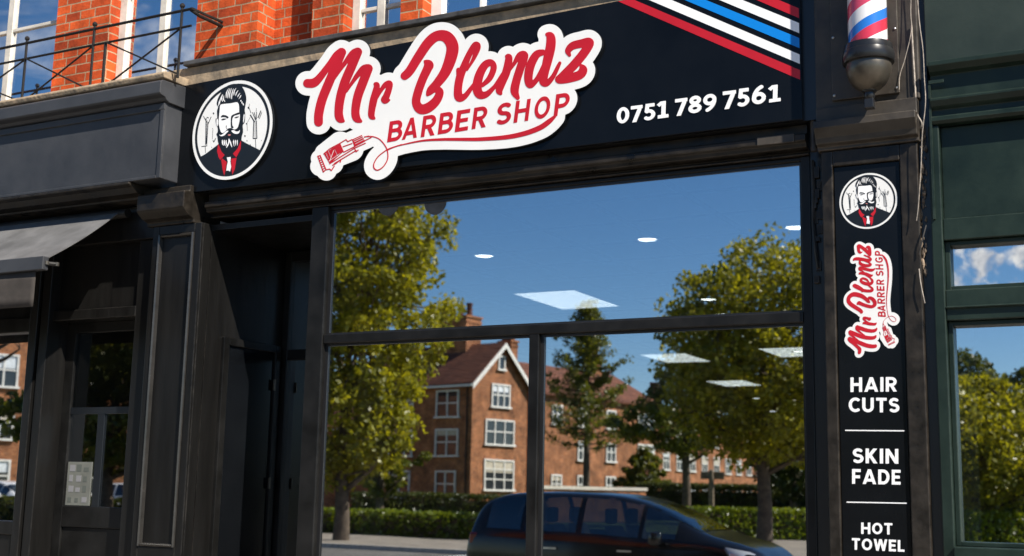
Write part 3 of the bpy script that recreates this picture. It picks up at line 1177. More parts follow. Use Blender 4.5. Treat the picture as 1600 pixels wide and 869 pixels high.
struct('ground', MB().quad((-900, -900, -.02), (900, -900, -.02), (900, 900, -.02), (-900, 900, -.02)), M['grass'])
struct('pavement', MB().box(-60, 40, -7.4, 3.0, -.3, 0.0), M['paving'])
struct('kerb', MB().box(-60, 40, -7.55, -7.4, -.3, .006), M['kerb'])
struct('road', MB().quad((-120, -22, -.016), (60, -22, -.016), (60, -7.5, -.016), (-120, -7.5, -.016)).add([], []), M['asphalt'])
struct('far_kerb', MB().box(-120, 60, -22.2, -22, -.3, .10), M['kerb'])
struct('far_pavement', MB().box(-120, 60, -37.5, -22.2, -.3, .09), M['paving'])
mk = MB()
for k in range(26):
    mk.quad((-70 + k * 4.6, -14.1, -.011), (-68 + k * 4.6, -14.1, -.011), (-68 + k * 4.6, -13.9, -.011), (-70 + k * 4.6, -13.9, -.011))
for k in range(14):
    mk.quad((-70 + k * 6, -22, -.011), (-69.85 + k * 6, -22, -.011), (-69.85 + k * 6, -18.5, -.011), (-70 + k * 6, -18.5, -.011))
struct('road_marking', mk, M['road_paint'])

# ------------------------------------------------------------------ brick building above the shops
bb = fixed('brick_building', 'red brick upper storey with white framed windows above the shopfronts', 'building', (-3, .3, 0))
ZB, ZT = 4.36, 6.3
wl = MB()
PIERS = [(-14, -8.3), (-7.06, -6.53), (-5.71, -5.18), (-4.735, -4.49), (-4.06, -3.90), (-2.65, -2.2), (-1.2, -.7), (.5, .9), (2.2, 4)]
for a, b in PIERS:
    wl.box(a, b, .12, .30, ZB, ZT)
RECESS = [(-5.18, -4.735)]
for a, b in RECESS:
    wl.box(a, b, .295, .5, ZB, ZT)
wl.box(-14, 4, .12, .5, ZT, 8.4)
wl.box(-14, 4, .5, .9, 4.40, 8.4)
wl.build('wall', M['brick'], bb)

# ledge: weathered brick/stone course under a lead capping
lg = MB()
lg.box(-14, 4, .0, .6, 4.19, 4.325)
lg.build('stone_ledge', M['ledge'], bb, bevel=.006)
MB().prism_x([(-.035, 4.327), (-.035, 4.36), (.13, 4.385), (.5, 4.385), (.5, 4.327)], -5.66, 4).build('ledge_capping', M['lead'], bb, bevel=.006)


def sash_window(x0, x1, z0, z1, cols, kind, bar_z=(), side=.07, curtain=True):
    f = MB()
    y0, y1 = .215, .27
    f.box(x0, x0 + side, y0, y1, z0, z1).box(x1 - side, x1, y0, y1, z0, z1)
    f.box(x0 + side, x1 - side, y0 + .004, y1, z1 - .07, z1).box(x0 + side, x1 - side, y0 + .004, y1, z0, z0 + .05)
    gx0, gx1 = x0 + side, x1 - side
    for k in range(1, cols):
        x = gx0 + (gx1 - gx0) * k / cols
        ww = .03 if (cols % 2 == 0 and k == cols // 2) else .012
        f.box(x - ww, x + ww, y0 + .006, y1 - .004, z0 + .05, z1 - .07)
    for z in bar_z:
        f.box(gx0, gx1, y0 + .012, y1 - .008, z - .013, z + .013)
    fo = f.build('window', M['window_white'] if kind == 'w' else M['window_stone'], bb, bevel=.004)
    MB().box(gx0 - .005, gx1 + .005, y0 + .03, y0 + .036, z0 + .04, z1 - .06).build('pane', M['glass_up'], fo)
    if curtain:
        c = MB()
        n = 60
        pts = [(gx0 + (gx1 - gx0) * i / n, .42 + .018 * math.sin(i * 1.35) + .01 * math.sin(i * .6)) for i in range(n + 1)]
        for i in range(n):
            (a, ya), (b, yb) = pts[i], pts[i + 1]
            c.quad((a, ya, z0), (b, yb, z0), (b, yb, z1), (a, ya, z1))
        c.build('curtain', M['curtain'], fo, smooth=True)
    else:
        MB().box(gx0, gx1, .46, .48, z0, z1).build('room_back', M['inside_up'], fo)


sash_window(-8.3, -7.06, ZB, 6.3, 2, 's', (4.98, 5.6), .10, False)
sash_window(-6.53, -5.71, ZB, 6.3, 2, 's', (5.06, 5.7), .07, False)
sash_window(-4.49, -4.06, ZB, 6.3, 2, 's', (4.60, 4.86, 5.2), .06)
sash_window(-3.90, -2.65, ZB, 6.3, 4, 'w', (4.95, 5.5), .08)
sash_window(-2.2, -1.2, ZB, 6.3, 2, 'w', (4.95, 5.5), .08)
sash_window(-.7, .5, ZB, 6.3, 2, 'w', (4.95, 5.5), .08)
sash_window(.9, 2.2, ZB, 6.3, 2, 'w', (4.95, 5.5), .08)

# ------------------------------------------------------------------ the barber's shopfront
bs = fixed('barber_shopfront', 'black painted barber shopfront with big plate glass window and recessed entrance', 'shopfront', (-3.1, 0, 0))
# beam under the sign: stepped mouldings
MB().prism_x([(.30, 3.30), (.075, 3.30), (.075, 3.31), (.10, 3.314), (.10, 3.326), (.035, 3.330), (.03, 3.352), (.012, 3.36), (.012, 3.392), (.05, 3.402), (.05, 3.452), (.30, 3.452)], -5.44, -1.545).build('fascia_beam', M['black_trim'], bs, bevel=.004)
MB().box(-1.79, -1.60, .004, .02, 3.355, 3.398).build('cover_plate', M['clad'], bs, bevel=.003)
FZ = .55
fr = MB()
fr.box(-4.625, -4.505, .075, .19, FZ, 3.298)
fr.box(-1.592, -1.545, .09, .19, FZ, 3.298)
fr.box(-4.505, -1.592, .10, .19, 3.276, 3.298)
fr.box(-4.505, -1.592, .085, .18, 2.452, 2.506)
fr.box(-3.112, -3.052, .085, .18, FZ + .06, 2.452)
fr.box(-4.505, -1.592, .09, .19, FZ, FZ + .06)
fo = fr.build('window_frame', M['frame'], bs, bevel=.005)
# thin inner beads
bd = MB()
for x0, x1, z0, z1 in ((-4.505, -1.592, 2.506, 3.276), (-4.505, -3.112, FZ + .06, 2.452), (-3.052, -1.592, FZ + .06, 2.452)):
    bd.box(x0, x0 + .022, .112, .122, z0, z1).box(x1 - .012, x1, .112, .122, z0, z1)
    bd.box(x0 + .022, x1 - .012, .113, .122, z0, z0 + .012).box(x0 + .022, x1 - .012, .113, .122, z1 - .014, z1)
bd.build('glazing_bead', M['ring'], fo)
for x0, x1, z0, z1 in ((-4.50, -1.595, 2.50, 3.285), (-4.50, -3.108, FZ + .05, 2.458), (-3.056, -1.595, FZ + .05, 2.458)):
    MB().box(x0, x1, .122, .128, z0, z1).build('pane', M['glass'], fo)
MB().box(-4.625, -1.545, .08, .25, 0, FZ - .003).build('stall_riser', M['black'], bs, bevel=.005)


def pilaster(name, x0, x1, parent, m):
    p = MB()
    p.box(x0, x1, .0, .30, 0, 3.26)
    return p


# left pilaster with a raised panel moulding
pl = MB()
X0, X1 = -5.855, -5.44
pl.box(X0, X1, .02, .097, 0, 3.262)
pl.box(X0, X0 + .055, .0, .02, 0, 3.262).box(X1 - .055, X1, .0, .02, 0, 3.262)
pl.box(X0 + .055, X1 - .055, .0, .02, 3.20, 3.262).box(X0 + .055, X1 - .055, .0, .02, 0, 1.215)
po = pl.build('pilaster', M['black'], bs, bevel=.006)
pm = MB()
for x in (X0 + .055, X1 - .075):
    pm.prism_z([(x, .019), (x, -.008), (x + .008, -.014), (x + .014, -.004), (x + .02, .019)], 1.215, 3.20)
pm.prism_x([(.019, 3.18), (-.004, 3.184), (-.012, 3.192), (-.006, 3.20), (.019, 3.20)], X0 + .077, X1 - .077)
pm.prism_x([(.019, 1.215), (-.006, 1.215), (-.012, 1.224), (-.004, 1.232), (.019, 1.236)], X0 + .077, X1 - .077)
pm.build('panel_moulding', M['gloss'], po)
cp = MB()
cp.prism_x([(.3, 3.262), (-.01, 3.262), (-.012, 3.285), (-.06, 3.30), (-.10, 3.33), (-.115, 3.345), (-.115, 3.45), (-.06, 3.462), (-.06, 3.50), (.3, 3.50)], -5.90, -5.50)
cp.build('capital', M['black_trim'], bs, bevel=.006)

# right pilaster
pr = MB()
RX0, RX1 = -1.465, -1.005
pr.box(RX0, RX1, .03, .3, 0, 3.285)
pr.box(RX0, RX0 + .055, .0, .03, 0, 3.285).box(RX1 - .085, RX1, .0, .03, 0, 3.285)
pr.box(RX0 + .055, RX1 - .085, .0, .03, 3.205, 3.285).box(RX0 + .055, RX1 - .085, .0, .03, 0, .9)
pro = pr.build('pilaster', M['black_trim'], bs, bevel=.006)
cp = MB()
cp.prism_x([(.3, 3.287), (-.012, 3.287), (-.012, 3.305), (-.045, 3.312), (-.052, 3.34), (-.085, 3.385), (-.085, 3.42), (-.03, 3.425), (-.03, 3.50), (.3, 3.50)], RX0 - .015, RX1 + .01)
cp.build('capital', M['clad'], bs, bevel=.005)
hd = MB()
hd.box(RX0 - .02, RX1 + .02, .0, .3, 3.502, 4.62)
ho = hd.build('pilaster_head', M['clad'], bs, bevel=.006)
pp = MB()
pp.box(-1.40, -1.075, -.018, -.002, 3.535, 4.60)
pp.build('cover_plate', M['clad'], ho, bevel=.003)
for x in (-1.388, -1.088):
    for z in (3.56, 3.86, 4.14):
        sc = MB().lathe([(.007, 0), (.006, .004), (.002, .006)], 0, 0, 10)
        sc.v = [(x + p[0], -.018 - p[2], z + p[1]) for p in sc.v]
        sc.build('screw', M['chrome'], ho)
# conduit in the gap beside the sign
cdt = MB()
cdt.tube([(-1.505, .03, 3.30), (-1.505, .03, 4.6)], .017, 10)
cdt.box(-1.525, -1.487, .005, .05, 3.475, 3.535)
cdt.build('conduit', M['clad'], bs)
MB().box(-1.545, -1.465, .10, .3, 0, 4.6).build('gap_liner', M['ring'], bs)
gp = MB()
for k in range(16):
    z = 3.25 - rng.random() * .62
    x = -1.535 + rng.random() * .04
    s_ = .008 + rng.random() * .022
    gp.box(x, x + s_, .075 + rng.random() * .02, .11, z, z + s_ * (1 + 2 * rng.random()))
gp.tube([(-1.53, .085, 3.27), (-1.525, .08, 3.1), (-1.532, .085, 2.95), (-1.52, .08, 2.8), (-1.512, .085, 2.72)], .009, 6)
gp.build('old_wiring', M['black_trim'], bs)

# recessed entrance
en = MB()
en.box(-5.47, -5.44, .10, 1.0, 0, 3.262)
eo = en.build('recess_wall', M['black'], bs)
MB().box(-5.44, -4.625, .105, .98, 3.225, 3.262).build('recess_soffit', M['black'], bs)
# side door in the left wall of the recess
dz = 2.50
dr = MB()
dr.box(-5.442, -5.415, .255, .31, 0, dz + .05).box(-5.442, -5.415, .79, .845, 0, dz + .05).box(-5.442, -5.415, .31, .79, dz, dz + .05)
do = dr.build('side_door', M['frame'], bs, bevel=.004)
MB().box(-5.441, -5.432, .312, .788, .02, dz - .002).build('door_leaf', M['black_sign'], do)
for z in (2.28, 1.62, .5):
    MB().box(-5.4145, -5.410, .772, .795, z - .036, z + .036).tube([(-5.408, .785, z - .038), (-5.408, .785, z + .038)], .005, 8).build('hinge', M['gunmetal'], do)
MB().tube([(-5.43, .36, 1.02), (-5.39, .36, 1.02), (-5.385, .40, 1.02), (-5.385, .46, 1.02)], .01, 8).build('handle', M['chrome'], do)
# glazed back of the recess
ed = MB()
ed.box(-5.44, -5.385, .87, .93, 0, 3.22).box(-4.70, -4.64, .87, .93, 0, 3.22)
ed.box(-5.385, -4.70, .872, .93, 2.46, 2.53).box(-5.385, -4.70, .872, .93, 3.15, 3.22).box(-5.385, -4.70, .872, .93, 0, .25)
edo = ed.build('entrance_door', M['frame'], bs, bevel=.004)
MB().box(-5.385, -4.70, .90, .906, .25, 2.46).build('pane', M['glass_dark'], edo)
MB().box(-5.385, -4.70, .90, .906, 2.53, 3.15).build('pane', M['glass_dark'], edo)
MB().box(-4.632, -4.626, .19, .87, .55, 3.22).build('return_pane', M['glass_dark'], bs)
MB().box(-4.66, -4.625, .19, .87, 0, .55).build('return_riser', M['black'], bs)

# interior
struct('floor', MB().box(-10, 2.6, .3, 19.0, -.05, .012), M['inside_floor'])
struct('ceiling', MB().box(-10, -1.1, .24, 19.0, 3.30, 3.36), M['ceiling'])
struct('wall', MB().box(-10.1, -10, 1.75, 19.0, .012, 3.36), M['inside_dark'])
struct('wall', MB().box(-1.1, -1.0, .31, 19.0, .012, 3.36), M['inside_dark'])
struct('wall', MB().box(-10, -1.1, 19.0, 19.1, .012, 3.36), M['inside_dark'])

# ceiling lights of the shop (lit in the photograph)
CZ = 3.30
SPOTS = [(756, 398, 'round ceiling downlight nearest the left tree reflection, upper pane'), (1011, 372, 'round ceiling downlight in the middle of the upper pane'),
         (1243, 353, 'round ceiling downlight by the right edge of the upper pane'), (1106, 466, 'round ceiling downlight low in the upper pane beside the right tree reflection'),
         (1128, 490, 'round ceiling downlight half hidden by the window transom'), (1150, 601, 'round downlight beside the small oblong ceiling panel'),
         (1181, 622, 'small round downlight just under the small oblong panel, lower right pane'), (1208, 642, 'small far downlight left of the last pair, lower right pane'),
         (1247, 548, 'round downlight on the oblong panel at the right window edge'), (1240, 657, 'farthest small round downlight near the right window frame')]
for px, py, lab in SPOTS:
    x, y = at_z(px, py, CZ)
    t = thing('ceiling_downlight', lab, 'downlight', (x, y, CZ), 0, 'ceiling downlights')
    MB().lathe([(.082, .0), (.085, -.008), (.074, -.014), (.064, -.010), (.064, -.002)], 0, 0, 28).build('bezel', M['bezel'], t, smooth=True)
    MB().lathe([(.062, -.004), (.058, -.0125), (.02, -.0155), (.001, -.016)], 0, 0, 28).build('lens', M['spot_light'], t, smooth=True)
for px, py, lab in ((887, 467, 'big oblong ceiling light panel in the upper pane'), (1056, 558, 'oblong ceiling light panel below the transom, lower right pane'),
                    (1147, 598, 'small oblong ceiling light panel deep in the shop'), (1240, 549, 'oblong ceiling light panel cut off by the right window frame')):
    x, y = at_z(px, py, CZ)
    t = thing('ceiling_light_panel', lab, 'ceiling light', (x, y, CZ), 0, 'oblong ceiling light panels')
    h = .31
    d = .52
    MB().box(-h, h, -d, -d + .02, -.014, -.001).box(-h, h, d - .02, d, -.014, -.001).box(-h, -h + .02, -d + .02, d - .02, -.014, -.001).box(h - .02, h, -d + .02, d - .02, -.014, -.001).build('bezel', M['bezel'], t)
    MB().box(-h + .021, h - .021, -d + .021, d - .021, -.010, -.001).build('diffuser', M['panel_light'], t)

# pale banner standing inside the left pane, frosted discs at the head of the window
bn = thing('hanging_banner', 'pale hanging banner just inside the lower left window pane', 'banner', (-4.52, .5, .1))
MB().box(0, .20, -.004, .004, .05, 2.30).build('cloth', M['banner'], bn)
MB().tube([(-.02, 0, 2.31), (.22, 0, 2.31)], .012, 8).build('rod', M['bezel'], bn, smooth=True)
for (px, py), lab in (((607, 318), 'left grey frosted disc stuck at the top of the window'), ((680, 316), 'right grey frosted disc stuck at the top of the window')):
    x, z = at(px, py, .119)
    ang = [2 * PI * k / 40 for k in range(40)]
    d = sheet('window_sticker', [np.array([(x + .075 * math.cos(a), z + .075 * math.sin(a)) for a in ang if True])], .1195, .002, M['disc'], None)
    tag(d, lab, 'sticker', 'frosted discs on the window')

# ------------------------------------------------------------------ fascia sign
sg = fixed('fascia_sign', 'long black fascia sign with red brush lettering, stripes and phone number', 'sign', (-3.6, 0, 3.45))
SX0, SX1, SZ0 = -5.655, -1.548, 3.455
MB().box(SX0, SX1 + .08, .003, .3, 3.456, 4.188).build('sign_backing', M['ring'], bs)


def top_z(x): return 4.19 + (x - SX0) * .019


b = MB()
b.add([(SX0, -.03, SZ0), (SX1, -.03, SZ0), (SX1, -.03, top_z(SX1)), (SX0, -.03, top_z(SX0)), (SX0, .0, SZ0), (SX1, .0, SZ0), (SX1, .0, top_z(SX1)), (SX0, .0, top_z(SX0))],
      [(0, 1, 2, 3), (4, 7, 6, 5), (0, 4, 5, 1), (1, 5, 6, 2), (2, 6, 7, 3), (3, 7, 4, 0)])
b.build('board', M['black_sign'], sg, bevel=.003)
SY = -.03
# stripes
for (lo, up, mm) in (((960.8, 0, 1254.4, 126.6), (991, 0, 1254, 111.4), 'red'), ((1014, 0, 1254, 101.8), (1049, 0, 1254, 87.3), 'white_print'), ((1069.6, 0, 1253.5, 77.2), (1102.5, 0, 1253.5, 61.5), 'blue'),
                     ((1124, 0, 1253, 53.7), (1159.5, 0, 1253, 38), 'white_print'), ((1182, 0, 1253, 30.4), (1216.5, 0, 1253, 15.2), 'red')):
    def ln(q):
        a = np.array(at(q[0], q[1], SY))
        c = np.array(at(q[2], q[3], SY))
        d = (c - a) / (c[0] - a[0])
        zr = a[1] + d[1] * (SX1 - .006 - a[0])
        # meet the top edge of the board
        k = (4.19 - SX0 * .019 - .004 + .0 - (a[1] - d[1] * a[0])) / (d[1] - .019)
        return (k, top_z(k) - .004), (SX1 - .006, zr)
    l1, l2 = ln(lo)
    u1, u2 = ln(up)
    sheet('stripe', [np.array([l1, l2, u2, u1])], SY - .0015, .0013, M[mm], sg)
# phone number
PH = [('0', 76, 181, 410, 139), ('7', 196, 294, 398, 141), ('5', 306, 406, 383, 143), ('1', 424, 521, 364, 145), ('7', 577, 681, 343, 147), ('8', 694, 806, 322, 149), ('9', 820, 932, 309, 151), ('7', 988, 1100, 285, 154), ('5', 1111, 1218, 265, 156), ('6', 1241, 1360, 245, 161), ('1', 1382, 1488, 226, 146)]
lp = []
for ch, x0, x1, yb, hh in PH:
    wd, gl = glyph_loops(ch, .098)
    for l in gl:
        u = l[:, 0] / wd
        X = x0 + u * (x1 - x0) + l[:, 1] * 4
        Y = yb - u * (x1 - x0) * .13 - l[:, 1] * hh
        lp.append(np.stack([950 + X / 5.517, 120 + Y / 5.517], 1))
sheet('phone_number', to_plane(lp, SY), SY - .0045, .004, M['white_print'], sg)

# cut-out logo: white backing 22 mm thick with red lettering on it
sf = script_field()
bf = Field(440, 960, 15, 300, .8)
for st in SCRIPT: bf.stroke(st, pad=30)
letters_F = bf.F.copy()
for q in italic_px(BARBER):
    pts = [(p[0], p[1], -.5) for p in q] + [(q[0][0], q[0][1], -.5)]
    bf.stroke(pts, pad=30, smooth=False)
bf.stroke([(p[0], p[1], p[2] + 1.5) for p in SWOOSH], pad=30)
bf.stroke([(p[0], p[1], p[2] + 2.0) for p in CORD], pad=30)
for p in (((500, 248, 2), (510, 266, 4)), ((508, 240, 4), (532, 226, 8)), ((520, 244, 7), (548, 232, 8)), ((545, 226, 6), (572, 214, 6)), ((500, 260, 3), (520, 256, 4)), ((630, 150, 6), (640, 205, 6)), ((600, 190, 5), (650, 160, 5)), ((560, 170, 5), (625, 200, 4)), ((700, 150, 4), (860, 140, 4))):
    bf.stroke(p, pad=30, smooth=False)
back = [l for l in bf.contours(12.3)]
amax = max(abs(area(l)) for l in back)
big = [l for l in back if abs(area(l)) > .5 * amax]
back_px = tidy(big[0], .12)
LB = SY - .026
sheet('logo_backing', to_plane([back_px], LB), LB, .024, M['white'], sg, side_mat=M['ink'])
scr_px = [tidy(l, .06) for l in sf.contours()]
LY = LB - .0015
sheet('brush_lettering', to_plane(scr_px, LB), LY, .0014, M['red'], sg)
bar_px = italic_px(BARBER)
sheet('block_lettering', to_plane(bar_px, LB), LY, .0014, M['red'], sg)
f2 = Field(560, 880, 170, 275, .35)
f2.stroke(SWOOSH, pad=6)
f2.stroke(CORD, pad=6, n=8)
sw_px = [tidy(l, .05) for l in f2.contours()]
sheet('cord_line', to_plane(sw_px, LB), LY - .0002, .0016, M['red'], sg)
cl_px = clipper_loops()
sheet('clipper_drawing', to_plane(cl_px, LB), LY, .0014, M['red'], sg)

# roundel: a white disc with the bearded man
RC = np.array([-5.19, 3.828])
RR = .325
RY = SY - .026


def ngon(c, r_, n=72): return np.array([(c[0] + r_ * math.cos(2 * PI * k / n), c[1] + r_ * math.sin(2 * PI * k / n)) for k in range(n)])


def roundel(c, rad, y, thick, parent, first):
    """first: build the plate with depth; both: the printed layers"""
    k = rad / RR

    def fit(lps):
        out = []
        for l in lps:
            q = np.array([at(a, b_, RY) for a, b_ in l])
            out.append((q - RC) * k + c)
        return out
    root = sheet('roundel', [ngon(c, rad)], y, thick, M['white'], parent, side_mat=M['ink'] if first else None)
    e = .00045
    sub = root
    sheet('ring_print', [ngon(c, rad * .935), ngon(c, rad * .875)[::-1]], y - e, e * .9, M['ink'], sub)
    sheet('tool_drawing', fit(PORTRAIT['tools_ink']), y - e, e * .9, M['ink'], sub, each=True)
    # jacket, cut by the ring
    j = np.array([at(a, b_, RY) for a, b_ in cr([(28, 508), (100, 465), (200, 390), (285, 326), (330, 300), (600, 262), (615, 270), (700, 318), (870, 402)], *_p6)])
    j = (j - RC) * k + c
    a0 = math.atan2(j[-1][1] - c[1], j[-1][0] - c[0])
    a1 = math.atan2(j[0][1] - c[1], j[0][0] - c[0])
    rr_ = rad * .876
    if a1 > 0: a1 -= 2 * PI
    arc = [(c[0] + rr_ * math.cos(a0 + (a1 - a0) * t / 40), c[1] + rr_ * math.sin(a0 + (a1 - a0) * t / 40)) for t in range(41)]
    sheet('jacket_print', [np.vstack([j[1:-1], np.array(arc)])], y - 2 * e, e * 1.9, M['ink'], sub)
    sheet('hair_and_beard_print', fit(PORTRAIT['head_ink']), y - 3 * e, e * 2.9, M['ink'], sub, each=True)
    sheet('face_print', fit(PORTRAIT['face']), y - 4 * e, e * .9, M['white_print'], sub, each=True)
    sheet('feature_print', fit(PORTRAIT['feature_ink']), y - 5 * e, e * .9, M['ink'], sub, each=True)
    sheet('moustache_print', fit(PORTRAIT['moustache']), y - 6 * e, e * .9, M['white_print'], sub, each=True)
    sheet('collar_print', fit(PORTRAIT['collar']), y - 5 * e, e * 1.9, M['red'], sub, each=True)
    sheet('tie_print', fit(PORTRAIT['tie']), y - 6 * e, e * .9, M['white_print'], sub, each=True)
    sheet('lip_print', fit(PORTRAIT['lip']), y - 5 * e, e * .9, M['pink'], sub, each=True)
    return root


roundel(RC, RR, RY, .024, sg, True)

# ------------------------------------------------------------------ sign panel on the right pilaster
ps = fixed('pilaster_sign', 'tall narrow black sign panel listing services beside the window', 'sign', (-1.25, .03, .9))
PX0, PX1 = RX0 + .058, RX1 - .088
MB().box(PX0, PX1, .016, .0295, .902, 3.203).build('board', M['black_sign'], ps, bevel=.002)
PY = .016
c2 = np.array(at(1356.5, 314, PY))
roundel(c2, .138, PY - .0012, .0011, ps, False)
# the logo again, standing on end
src = np.array([at(a, b_, LB) for a, b_ in back_px])
smin, smax = src.min(0), src.max(0)
qx0, qz1 = at(1318, 470, PY)[0], at(1352, 377, PY)[1]
qx1, qz0 = at(1406, 500, PY)[0], at(1345, 559, PY)[1]


def stand(px_loops):
    out = []
    for l in px_loops:
        p = np.array([at(a, b_, LB) for a, b_ in l])
        u = (p - smin) / (smax - smin)
        # quarter turn: reads upwards
        out.append(np.stack([qx0 + (1 - u[:, 1]) * (qx1 - qx0), qz0 + u[:, 0] * (qz1 - qz0)], 1))
    return out


sheet('logo_backing', stand([back_px]), PY - .0010, .0009, M['white'], ps)
sheet('brush_lettering', stand(scr_px), PY - .0018, .0007, M['red'], ps)
sheet('block_lettering', stand(italic_px([(('R' if i == 3 else 'G' if i == 8 else c[0]),) + c[1:] for i, c in enumerate(BARBER)])), PY - .0018, .0007, M['red'], ps)
sheet('cord_line', stand(sw_px), PY - .0020, .0009, M['red'], ps)
sheet('clipper_drawing', stand(cl_px), PY - .0018, .0007, M['red'], ps)
_d = (1240, 560, 2.811)


def row(s, x0, x1, y0, y1, hh, h=.098, gap=.15):
    l = text_px(s, x0, x1, y0, y1, hh, h=h, gap=gap)
    return [np.stack([1240 + q[:, 0] / 2.811, 560 + q[:, 1] / 2.811], 1) for q in l]


for s_, x0, x1, y0, y1, hh in (('HAIR', 250, 452, 148, 146, 64), ('CUTS', 242, 463, 236, 238, 64), ('SKIN', 260, 460, 460, 463, 65), ('FADE', 257, 470, 551, 555, 65), ('HOT', 297, 434, 771, 774, 50), ('TOWEL', 256, 487, 840, 850, 51)):
    sheet('lettering', to_plane(row(s_, x0, x1, y0, y1, hh), PY), PY - .0012, .001, M['white_print'], ps)
for a, b_, c_ in (((227, 314), (488, 316), 5), ((233, 629), (498, 634), 5)):
    q = np.array(cr([a, b_, (b_[0], b_[1] + c_), (a[0], a[1] + c_)], *_d))
    sheet('divider_line', to_plane([q], PY), PY - .0012, .001, M['white_print'], ps)

# ------------------------------------------------------------------ barber pole
by = -.16
bx = at(1356, 60, by)[0]
bp_ = thing('barber_pole', 'striped red white and blue barber pole with dark metal dome on the pilaster', 'barber pole', (bx, by, 3.46))
zr = at(1357, 88, by)[1] - 3.46
MB().lathe([(.091, zr + .01), (.092, zr + .05), (.092, zr + 1.2), (.08, zr + 1.21)], 0, 0, 48).build('striped_cylinder', M['pole'], bp_, smooth=True)
MB().lathe([(.095, zr + .055), (.112, zr + .05), (.114, zr + .035), (.114, zr + .02), (.120, zr + .016), (.1225, zr), (.1225, zr - .03), (.118, zr - .038), (.10, zr - .04)], 0, 0, 48).build('collar', M['ring'], bp_, smooth=True)
MB().lathe([(.104, zr - .035), (.107, zr - .06), (.104, zr - .085), (.094, zr - .115), (.078, zr - .142), (.055, zr - .163), (.035, zr - .173), (.03, zr - .176)], 0, 0, 48).build('dome', M['gunmetal'], bp_, smooth=True)
MB().lathe([(.036, zr - .170), (.034, zr - .178), (.024, zr - .184), (.026, zr - .2), (.02, zr - .212), (.008, zr - .216)], 0, 0, 24).build('finial', M['ring'], bp_, smooth=True)
br_ = MB()
MB().box(-.022, .022, -.022, .022, zr - .262, zr - .214).build('stem', M['ring'], bp_, bevel=.004)
br_.prism_z([(-.045, .158), (-.045, .142), (-.03, .14), (-.03, .0), (.03, .0), (.03, .14), (.045, .142), (.045, .158)], zr - .10, zr - .03)
br_.build('bracket', M['ring'], bp_, bevel=.004)

# ------------------------------------------------------------------ loose cables on the party line
def cable(label, pts, r_, m, name='cable', cat='cable'):
    q = []
    for px, py, y in pts:
        x, z = at(px, py, y)
        q.append((x, y, z))
    s_ = spline(q, n=6)
    o = MB().tube([tuple(p) for p in s_], r_, 7).build(name, m, None, smooth=True)
    return tag(o, label, cat, 'loose cables on the party wall')


cable('thin pale cable slanting from the top down to the corner of the cover plate', [(1424, -30, -.03), (1423, 20, -.03), (1424, 48, -.035), (1414, 92, -.03), (1406, 118, -.025), (1405, 140, -.03)], .002, M['cable'])
cable('long pale cable hanging loose in front of the green panel edge', [(1432, -30, -.04), (1436, 30, -.04), (1442, 78, -.05), (1444, 120, -.05), (1446, 160, -.05), (1441, 210, -.045), (1439, 260, -.04), (1435, 320, -.03), (1432, 345, -.03)], .0023, M['cable'])
cable('thick brown cable down the gap above the pilaster capital', [(1424, 40, -.01), (1427, 90, -.01), (1430, 140, -.012), (1432, 175, -.012), (1440, 192, -.02), (1438, 200, -.01)], .0045, M['cable'])
cable('short dark cable in the gap beside the green transom window', [(1447, 352, -.012), (1441, 375, -.02), (1436, 398, -.012)], .0035, M['cable_dark'])
cable('pale cable end sticking out beside the pilaster sign', [(1436, 420, -.012), (1439, 445, -.022), (1445, 474, -.02)], .0026, M['cable'])
db = MB()
for k in range(70):
    px = 1442 + rng.uniform(-4, 5)
    py = 200 + rng.random() ** 1.3 * 230
    x, z = at(px, py, .02)
    s_ = rng.uniform(.002, .0085)
    k_ = rng.uniform(.7, 2.6)
    db.lathe([(s_ * .3, -s_ * 1.4 * k_), (s_, -s_ * .4 * k_), (s_ * .8, s_ * .5 * k_), (s_ * .2, s_ * 1.5 * k_)], x, .015 + rng.random() * .02, 5, z)
tag(db.build('old_mortar', M['debris'], None), 'crumbling old mortar in the gap between shopfronts', 'mortar', kind='stuff')
MB().box(RX1 + .002, -.955, .035, .2, 0, 4.6).build('party_joint', M['ring'], bs)

# ------------------------------------------------------------------ green shop
gs = fixed('green_shopfront', 'dark green painted wooden shopfront next door with wide windows', 'shopfront', (.5, 0, 0))
GX0, GX1 = -.955, 2.6
g = MB()
g.box(GX0, GX1, .02, .3, 3.66, 4.6)
g.build('fascia', M['green_panel'], gs, bevel=.004)
MB().prism_x([(.3, 3.36), (.0, 3.36), (-.012, 3.375), (-.012, 3.395), (.005, 3.40), (.005, 3.43), (-.018, 3.445), (-.03, 3.47), (-.03, 3.48), (.0, 3.49), (.0, 3.60), (-.03, 3.612), (-.055, 3.635), (-.055, 3.657), (.3, 3.657)], GX0 + .02, GX1).build('cornice', M['green'], gs, bevel=.003)
g = MB()
g.box(GX0, GX0 + .05, .004, .3, 0, 3.355)
g.box(GX0 + .05, GX1, .02, .3, 2.80, 2.905).box(GX0 + .05, GX1, .018, .3, 2.42, 2.565)
g.box(GX0 + .05, GX1, .05, .3, 2.907, 3.355)
g.box(GX0 + .05, GX1, .0, .3, 2.475, 2.485)
g.box(GX0 + .05, GX1, -.03, .3, 1.335, 1.395).box(GX0 + .05, GX1, .02, .3, 0, 1.333)
g.box(GX1 - .1, GX1, .004, .3, 0, 3.355)
go = g.build('frame', M['green'], gs, bevel=.005)
w1 = MB()
for z0, z1 in ((2.566, 2.798), (1.396, 2.418)):
    x0 = GX0 + .051
    w1.box(x0, x0 + .022, .05, .12, z0, z1).box(x0 + .022, GX1 - .11, .05, .12, z1 - .02, z1).box(x0 + .022, GX1 - .11, .05, .12, z0, z0 + .02)
wo = w1.build('window_frame', M['green'], gs, bevel=.003)
